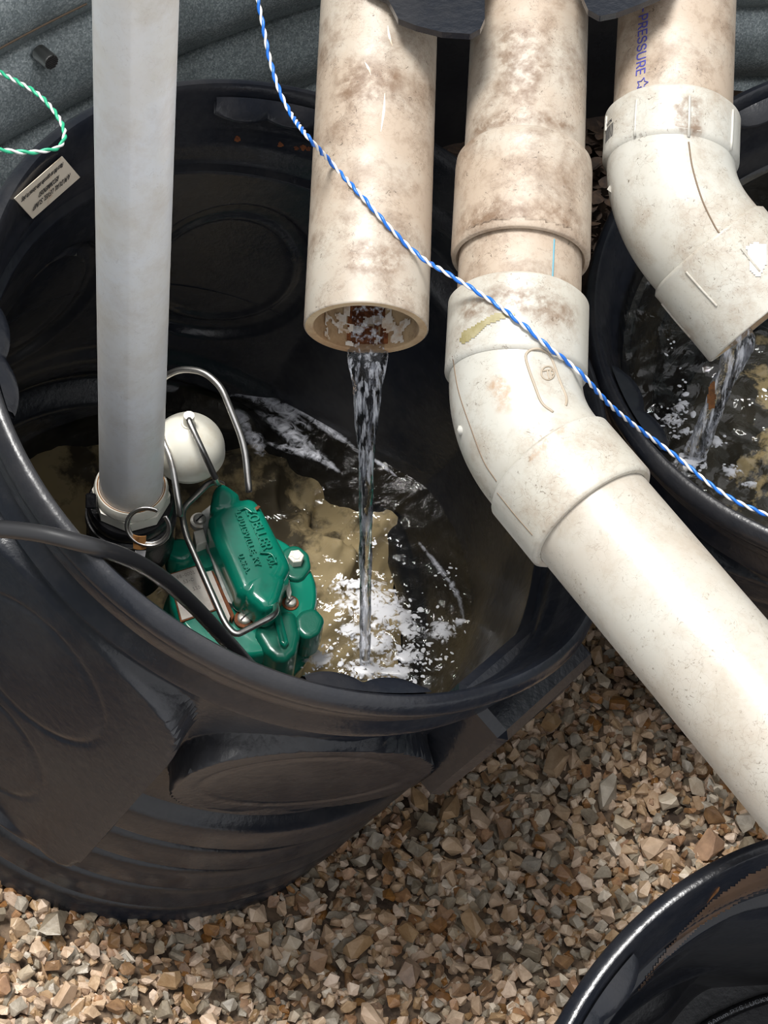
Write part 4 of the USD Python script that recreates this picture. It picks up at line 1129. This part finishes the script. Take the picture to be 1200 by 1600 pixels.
def foam_patches(spots, z, seed, label):  # pale colour paints foam together with bright sky reflections
    g = np.random.default_rng(seed); out = []
    for px, py, rx, ry in spots:
        c = onz(px, py, z + .0062); a = np.linspace(0, 2 * PI, 40, endpoint=False); e = 1 + .5 * (meshkit.fbm(np.stack([np.cos(a) * 1.5 + px, np.sin(a) * 1.5 + py, 0 * a], -1), 3, seed) - .5)
        sx = np.linalg.norm(onz(px + rx, py, z) - onz(px, py, z)); sy = np.linalg.norm(onz(px, py + ry, z) - onz(px, py, z))
        rows_ = [np.stack([c[0] + 1.25 * k * e * sx * np.cos(a), c[1] + 1.25 * k * e * sy * np.sin(a), c[2] + .0025 * (1 - k * k) - .004 * k ** 6 + 0 * a], -1) for k in FK]
        out.append(grid(np.array(rows_)))
    q = obj('foam_patch', out, 'foam_dense', smooth=True); fade(q, np.concatenate([np.repeat([1 - k ** 2 for k in FK], 40)] * len(out))); tag(q, label, 'foam', kind='stuff')


foam_patches([(578, 940, 62, 24), (600, 962, 55, 26), (560, 915, 45, 10), (690, 985, 22, 18), (640, 985, 26, 18), (575, 1042, 40, 18), (620, 1050, 40, 12), (498, 1030, 26, 14), (635, 1025, 30, 14), (548, 985, 24, 16), (720, 972, 12, 6), (585, 1005, 40, 18)], WATER_Z, 8, 'white patches of foam and painted sky glints around the landing thin stream')
foam_patches([(1066, 636, 16, 10), (1050, 655, 18, 10), (1078, 722, 26, 16), (1120, 692, 12, 8), (1142, 737, 18, 9), (1172, 757, 13, 5), (1070, 676, 12, 7)], W2Z, 9, 'white foam patches on the dark water of the right-hand basin')
foam_streaks([([(352, 620), (390, 618), (440, 640), (500, 680)], .010), ([(395, 640), (440, 665), (480, 700), (520, 720)], .012), ([(372, 665), (400, 690), (410, 720)], .010), ([(430, 625), (480, 650), (540, 690), (575, 715)], .006),
              ([(400, 690), (450, 700), (500, 716), (540, 745)], .007), ([(350, 640), (372, 650), (395, 680)], .009), ([(545, 700), (590, 722), (632, 756)], .003), ([(640, 830), (680, 880), (715, 930), (728, 990)], .004)], WATER_Z, 'milky swirling foam film on the water behind the float')

# ------------------------------------------------------------------ wires and cords
def twisted(name, pts, label, colour, group=None, pitch=.016, rs=.00098, off=.0008, n=700):
    p = smooth_path(pts, n); X, Y, T = frames_along(p); s = np.r_[0, np.cumsum(np.linalg.norm(np.diff(p, axis=0), axis=1))]; a = 2 * PI * s / pitch
    o = thing(name, label, 'wire', group, p[n // 2])
    for k, m_ in ((0, colour), (1, 'wire_white')):
        q = p + off * (np.cos(a + k * PI)[:, None] * X + np.sin(a + k * PI)[:, None] * Y)
        obj('strand', tube(q, rs * (1.12 if k == 0 else .92), 8), m_, o, smooth=True, label=('white strand' if k else f'{colour[5:]} strand'))
    return o


PIPES = trimesh.util.concatenate([o_, ELB3, ELB4])
bw = [((396, -40), 1.30), ((403, 0), 1.30), ((412, 45), 1.30), ((421, 90), 1.30), ((436, 140), 1.295), ((456, 180), 1.285), ((482, 215), None), ((520, 257), None), ((560, 301), None), ((600, 346), None), ((640, 387), None), ((668, 409), 1.245), ((690, 422), 1.235),
      ((760, 465), None), ((800, 494), None), ((830, 518), None), ((860, 545), None), ((890, 568), None), ((912, 588), 1.225), ((950, 630), 1.25), ((985, 660), 1.27), ((1020, 686), 1.285), ((1060, 716), 1.29), ((1110, 757), 1.285), ((1150, 783), 1.28), ((1200, 805), 1.28), ((1240, 818), 1.28), ((1330, 838), 1.28), ((1460, 850), 1.30), ((1600, 900), 1.36)]
bpts = []
for (x, y), Z in bw:
    if Z is None:
        Z = hits(PIPES, [(x, y)])[0]; Z = (Z if Z == Z else 1.24) - .0035
    bpts.append(at(x, y, Z))
twisted('twisted_wire', bpts, 'long blue and white twisted wire draped across the pipes', 'wire_blue')
gpts = [at(x, y, Z) for x, y, Z in ((-420, 20, 1.30), (-200, 40, 1.33), (-40, 92, 1.33), (0, 113, 1.32), (28, 128, 1.31), (58, 146, 1.30), (80, 168, 1.29), (95, 190, 1.28), (101, 210, 1.27), (94, 228, 1.262), (75, 235, 1.255), (40, 238, 1.25), (0, 234, 1.245), (-40, 230, 1.24), (-180, 250, 1.22), (-420, 330, 1.20))]
twisted('twisted_wire', gpts, 'green and white twisted wire looping in the upper left corner', 'wire_green', n=400)

rim_t = hits(S1, [(112, 845), (120, 850)])
Zr = np.nanmin(rim_t)
cd = [(-60, 822, Zr - .03), (-20, 825, Zr - .022), (30, 829, Zr - .014), (70, 835, Zr - .0095), (112, 845, Zr - .0075), (150, 855, Zr - .002), (190, 868, Zr + .022), (230, 888, Zr + .06), (268, 915, Zr + .10), (305, 949, Zr + .135), (338, 984, Zr + .165), (362, 1010, Zr + .19), (385, 1036, Zr + .22), (400, 1052, Zr + .26)]
cord = obj('power_cord', tube(smooth_path([np.array([-.66, .46, .118]), np.array([-.56, .50, .125]), np.array([-.47, .565, .25]), np.array([-.38, .625, .43])] + [at(*c) for c in cd], 200), .0055, 20), 'cable_black', smooth=True)
tag(cord, 'thick black power cord running over the rim down to the green pump', 'cord')

# printed cable lying in the empty basin
c3 = [(1225, 1556), (1200, 1560), (1175, 1568), (1150, 1578), (1125, 1590), (1105, 1602), (1085, 1620)]
q3 = on(S3, c3, .011)
cab3 = thing('printed_cable', 'black cable with white print lying inside the corner basin', 'cable', None, q3[3])
kp = smooth_path(q3, 60)
obj('jacket', tube(kp, .0046, 16), 'cable_black', cab3, smooth=True)
m = meshkit.text_mesh('25Amm PTS LUCKY', .0034, .0002); L_ = np.linalg.norm(np.diff(kp, axis=0), axis=1).sum(); x_ = m.vertices[:, 0] / m.vertices[:, 0].max()
ks = np.r_[0, np.cumsum(np.linalg.norm(np.diff(kp[::-1], axis=0), axis=1))]; kk = kp[::-1]
st_ = np.clip(.12 * L_ + x_ * .72 * L_, 0, L_); C_ = np.stack([np.interp(st_, ks, kk[:, i]) for i in range(3)], 1)
C2_ = np.stack([np.interp(np.clip(st_ + .002, 0, L_), ks, kk[:, i]) for i in range(3)], 1); T_ = C2_ - C_; T_ /= np.linalg.norm(T_, axis=1)[:, None] + 1e-12
E_ = (CAM - C_); E_ -= T_ * (E_ * T_).sum(1)[:, None]; E_ /= np.linalg.norm(E_, axis=1)[:, None]; Yv = np.cross(E_, T_)
yy = (m.vertices[:, 1:2] - .0017) / .0047
m.vertices = C_ + .00475 * (np.cos(yy) * E_ + np.sin(yy) * Yv)
obj('print', m, 'ink_white', cab3, smooth=False)
tw_ = obj('twig', tube(on(S3, densify([(1105, 1411), (1113, 1400), (1124, 1386)], 12), .0006), np.interp(np.linspace(0, 1, 12), [0, .3, .8, 1], [.0002, .0006, .0014, .0004]), 8), 'leaf_brown', smooth=True)
film = obj('dirt_film', decal(S3, [(985, 1565), (1003, 1535), (1050, 1470), (1105, 1412), (1165, 1368), (1215, 1345), (1215, 1384), (1160, 1408), (1095, 1448), (1040, 1500), (1002, 1548)], .0006, 4), 'brown_film', smooth=True)  # crescent of grime with the wall's reflection put into its colour
tag(film, 'brown dirt band with a painted reflection inside the rim of the corner basin', 'dirt', kind='stuff')
for k, (x, y, r_) in enumerate(((371, 217, 5), (438, 226, 4.5), (463, 232, 4), (474, 231, 5), (482, 233, 4))):
    m = decal(S1, [(x + r_ * (1.1 + .3 * math.sin(3 * t + k)) * math.cos(t), y + r_ * math.sin(t)) for t in np.linspace(0, 2 * PI, 14)[:-1]], .0005, 1.4)
    m.vertices = (m.vertices - BC) @ np.array([BA, BB, BN]).T
    obj('rust_spot', m, 'rust', basin, smooth=False)
tag(tw_, 'tiny orange bud scale stuck inside the corner basin', 'twig')

# ------------------------------------------------------------------ black plastic at the top, and an added dark sheet for shade
bpl = at(690, 30, 1.286); bN = unit(-FW * .80 + UPV * .55 - 0 * RT)
bX = RT; bY = np.cross(bN, bX)
def pl(px, py):
    q = onplane(px, py, bpl, bN) - bpl; return q @ bX, q @ bY
def plw(v): return bpl + v[:, :1] * bX + v[:, 1:2] * bY + v[:, 2:] * bN
outl = [(540, -110), (548, -40), (572, -8), (605, 6), (614, 22), (622, 38), (650, 49), (690, 59), (735, 62), (750, 54), (757, 38), (757, -30), (770, -52), (890, -56), (903, -36), (909, 4), (918, 24), (936, 34), (962, 29), (1000, 15), (1040, -3), (1062, -40), (1070, -110)]
pl_poly = Polygon([pl(*p) for p in outl])
def plate_of(poly, th=.005):
    m = trimesh.creation.extrude_polygon(poly, th, engine='earcut'); m.vertices = plw(m.vertices); return m
cover = obj('plastic_cover', plate_of(pl_poly.buffer(-.002).buffer(.004).buffer(-.002)), 'black_basin', smooth=30)
tag(cover, 'black plastic cover edge with two rounded tabs hanging over the white pipes', 'cover')
pan = thing('pipe_bulkhead', 'added dark sheet standing in for the shade on the steel wall behind the white pipes', 'panel', None, wall_point(800, 0))  # added sheet, its dark colour stands in for shade behind the pipes
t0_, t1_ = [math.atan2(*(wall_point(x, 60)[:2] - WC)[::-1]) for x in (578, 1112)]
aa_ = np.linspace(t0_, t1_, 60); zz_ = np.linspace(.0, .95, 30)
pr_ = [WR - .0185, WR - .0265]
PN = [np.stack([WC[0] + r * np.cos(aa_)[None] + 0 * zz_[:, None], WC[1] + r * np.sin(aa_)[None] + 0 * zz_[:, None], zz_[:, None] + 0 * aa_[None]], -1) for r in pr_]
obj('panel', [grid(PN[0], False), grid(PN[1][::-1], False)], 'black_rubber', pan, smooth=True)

# ------------------------------------------------------------------ leaf litter behind the basins
g = np.random.default_rng(44); lit = []
for _ in range(420):
    px, py = g.uniform(640, 990), g.uniform(60, 300); a_ = wall_point(px, 120)
    c = np.array([a_[0] + g.normal() * .02, a_[1] - g.uniform(.03, .16), 0]); c[2] = .245 + .03 * g.random() - .25 * (a_[1] - .03 - c[1])
    w, l = g.uniform(.005, .011), g.uniform(.012, .028); R = trimesh.transformations.random_rotation_matrix(g.random(3))[:3, :3]
    u = np.linspace(0, 1, 7); half = w * np.sin(PI * u) ** .8
    v = np.r_[np.c_[l * (u - .5), half, .004 * np.sin(u * 4)], np.c_[l * (u - .5), -half, .004 * np.cos(u * 3)]]
    f = [[k, k + 1, 7 + k] for k in range(6)] + [[k + 1, 8 + k, 7 + k] for k in range(6)]
    R2 = R.copy(); R2[2] *= .5
    lit.append(trimesh.Trimesh(c + v @ R2.T, f, process=False))
mx, my = np.meshgrid(np.linspace(-.06, .46, 40), np.linspace(1.18, 1.50, 24)); dw = WR - np.hypot(mx - WC[0], my - WC[1])
mz = np.clip(.25 - 1.1 * np.maximum(dw - .02, 0) + .02 * meshkit.fbm(np.stack([mx * 30, my * 30, 0 * mx], -1), 3, 2), -.02, .3)
ok_ = np.stack([mx, my, mz], -1)
lit.append(grid(ok_, False))
ll = obj('leaf_litter', lit, 'litter', smooth=False); tag(ll, 'dark brown leaf litter heaped between the basins and the wall', 'leaf litter', kind='stuff')

# ================================================================== the gravel
def stone_shape(seed):
    g = np.random.default_rng(seed); n = 15
    d = g.normal(size=(n, 3)); d /= np.linalg.norm(d, axis=1)[:, None]
    p = np.sign(d) * np.abs(d) ** .62 * np.array([1.0, g.uniform(.62, .95), g.uniform(.45, .8)]) * g.uniform(.86, 1.08, (n, 1))
    h = trimesh.convex.convex_hull(p); h.vertices -= h.centroid
    h.vertices *= .0112 / np.cbrt(abs(h.volume)) * .82; return h


NSH = 30
weights = [10, 9, 6, 6, 3, 3]
mats_of = [STONE_MATS[k] for k in np.random.default_rng(5).choice(6, NSH, p=np.array(weights) / sum(weights))]
mats_of[:6] = STONE_MATS
WORDS = {'stone_tan': 'tan', 'stone_pink': 'pinkish beige', 'stone_brown': 'dark brown', 'stone_pale': 'pale cream', 'stone_grey': 'grey', 'stone_rust': 'rust-coloured'}
view_poly = Polygon([(-10, 1375), (60, 1432), (110, 1458), (250, 1470), (400, 1428), (520, 1372), (600, 1300), (660, 1240), (715, 1248), (800, 1160), (870, 1080), (945, 1015), (1200, 1318), (1125, 1335), (1000, 1420), (935, 1498), (865, 1600), (865, 1612), (-10, 1612)])
BASINS = [((BA, BB, BN), BC), (B2F, B2C), (B3F, B3C)]


def blocked(P, grow):
    out = np.zeros(len(P), bool)
    for fr, o in BASINS:
        L = (P - o) @ np.array(fr).T; out |= (np.hypot(L[:, 0], L[:, 1]) < .250 + grow) & (L[:, 2] > -.475)
    return out


def xf(c, s, g):
    q = g.normal(size=4); q /= np.linalg.norm(q); w, x, y, z = q
    R = np.array([[1 - 2 * (y * y + z * z), 2 * (x * y - z * w), 2 * (x * z + y * w)], [2 * (x * y + z * w), 1 - 2 * (x * x + z * z), 2 * (y * z - x * w)], [2 * (x * z - y * w), 2 * (y * z + x * w), 1 - 2 * (x * x + y * y)]])
    M = (R * s).T; return q, Gf.Matrix4d(*map(float, M[0]), 0, *map(float, M[1]), 0, *map(float, M[2]), 0, *map(float, c), 1)


ZONES = [(40, 1440, 'at the foot of the pump basin, lower left'), (300, 1490, 'just below the foot of the pump basin'), (90, 1570, 'in the bottom left corner'), (420, 1570, 'at the bottom edge left of centre'),
         (520, 1440, 'right of the foot of the pump basin'), (620, 1330, 'under the ribbed side of the pump basin'), (700, 1560, 'at the bottom edge right of centre'), (720, 1430, 'in the middle of the gravel'),
         (760, 1280, 'below the boxy pipe hub'), (880, 1180, 'right of the boxy pipe hub'), (930, 1060, 'in the shade under the basin rim and lower pipe'), (1020, 1200, 'along the sloping lower pipe'),
         (1100, 1290, 'between the lower pipe and the corner basin'), (960, 1330, 'left of the rusty brown stone'), (900, 1450, 'along the rim of the corner basin'), (830, 1560, 'by the corner basin at the bottom edge')]
g = np.random.default_rng(99)
big = []                                          # (centre, scale): the stones that show largest
special = [((948, 1238), 1.75, 'stone_grey', 'largest dark grey stone, in the middle of the gravel'), ((1108, 1322), 1.9, 'stone_rust', 'large rusty brown stone beside the corner basin and the lower pipe'),
           ((84, 1444), 1.9, 'stone_grey', 'large grey stone at the foot of the pump basin, lower left'), ((640, 1520), 1.6, 'stone_brown', None), ((560, 1475), 1.7, 'stone_tan', None), ((870, 1190), 1.7, 'stone_tan', None)]
for p, s, m_, lab in special:
    c = onz(*p, .0)
    for _ in range(4): c = onz(*p, float(ground_h(c[0], c[1])) + .004)
    big.append((c, s, m_, lab))
pts = np.array([b[0][:2] for b in big]); rad = [.016] * len(big)
tries = 0
while len(big) < 292 and tries < 60000:
    tries += 1
    px, py = g.uniform(-10, 1210), g.uniform(1000, 1612)
    if not view_poly.contains(Point(px, py)): continue
    c = onz(px, py, .02)
    for _ in range(4): c = onz(px, py, float(ground_h(c[0], c[1])) + .004)
    s = float(np.clip(g.lognormal(.02, .24), .74, 1.6)) * (1.0 if py > 1250 else .93)
    r = .0088 * s
    d = np.hypot(*(pts - c[:2]).T)
    if (d < (np.array(rad) + r) * .96).any() or blocked(c[None], r * .6)[0]: continue
    big.append((c, s, None, None)); pts = np.vstack([pts, c[:2]]); rad.append(r)
shapes = [stone_shape(300 + k) for k in range(NSH)]
first = {}
for k, (c, s, m_, lab) in enumerate(big):
    i = int(g.integers(NSH)) if m_ is None else STONE_MATS.index(m_)
    path = numbered('crushed_stone')
    if i not in first:
        first[i] = path; prim = usdkit.mesh(stage, path, shapes[i], LOOK[mats_of[i]], smooth=False).GetPrim()
    else:
        prim = stage.DefinePrim(path, 'Mesh'); prim.GetReferences().AddInternalReference(first[i])
    x = UsdGeom.Xformable(prim); x.ClearXformOpOrder()
    op = x.GetOrderedXformOps(); (UsdGeom.Xformable(prim).AddTransformOp() if not prim.HasAttribute('xformOp:transform') else UsdGeom.XformOp(prim.GetAttribute('xformOp:transform'))).Set(xf(c, s, g)[1])
    x.SetXformOpOrder([UsdGeom.XformOp(prim.GetAttribute('xformOp:transform'))])
    if lab: tag(prim, lab, 'stone')
    else:
        qx, qy = to_px(c[None])[0]
        near = min(((math.hypot(qx - x, qy - y), w) for x, y, w in ZONES))[1]
        size = 'small' if s < .92 else 'mid-sized' if s < 1.12 else 'large'
        tag(prim, f'{size} {WORDS[mats_of[i]]} angular crushed stone {near}', 'stone', f'{size} {WORDS[mats_of[i]]} stones {near}')

# the rest of it
N, NX = 56000, 60000
P = np.vstack([np.c_[g.uniform(-.62, .75, N), g.uniform(.18, 1.12, N), np.zeros(N)], np.c_[g.uniform(-.70, 1.40, NX), g.uniform(-.45, 1.45, NX), np.zeros(NX)]])
far_ = np.r_[np.zeros(N, bool), np.ones(NX, bool)]
N += NX
layer = g.random(N)
sc_n = np.clip(g.lognormal(-.42, .30, N), .3, 1.25)
P[:, 2] = ground_h(P[:, 0], P[:, 1]) + np.where(layer < .6, -.003, .0025) - .003 * sc_n + g.normal(size=N) * .0015
dmin = np.full(N, 9.0)
for c, r in zip(pts, rad): dmin = np.minimum(dmin, np.hypot(P[:, 0] - c[0], P[:, 1] - c[1]) - r)
px_ = to_px(P)
box_in = (P[:, 0] > -.62) & (P[:, 0] < .75) & (P[:, 1] > .18) & (P[:, 1] < 1.12)
keep = ~blocked(P, .003) & np.where(far_, ~box_in, True) & (np.hypot(P[:, 0] - WC[0], P[:, 1] - WC[1]) < WR - .03)
sc_n = np.where(far_, sc_n * 1.35, sc_n)
keep &= ~((dmin < .002) & (layer >= .5))
P, sc_n = P[keep], sc_n[keep]
pi = UsdGeom.PointInstancer.Define(stage, numbered('gravel'))
tag(pi, 'small angular stones of the tan gravel bed around the basins', 'gravel', kind='stuff')
pr = []
for k in range(NSH):
    usdkit.mesh(stage, f'{pi.GetPath()}/stone' + (f'_{k:03d}' if k else ''), shapes[k], LOOK[mats_of[k]], smooth=False); pr.append(Sdf.Path(f'{pi.GetPath()}/stone' + (f'_{k:03d}' if k else '')))
pi.CreatePrototypesRel().SetTargets(pr)
n = len(P); q = g.normal(size=(n, 4)); q /= np.linalg.norm(q, axis=1)[:, None]
pi.CreateProtoIndicesAttr(Vt.IntArray.FromNumpy(g.integers(0, NSH, n).astype(np.int32)))
pi.CreatePositionsAttr(Vt.Vec3fArray.FromNumpy(P.astype(np.float32)))
pi.CreateScalesAttr(Vt.Vec3fArray.FromNumpy(np.repeat(sc_n[:, None], 3, 1).astype(np.float32)))
pi.CreateOrientationsAttr(Vt.QuathArray([Gf.Quath(float(a[0]), float(a[1]), float(a[2]), float(a[3])) for a in q]))
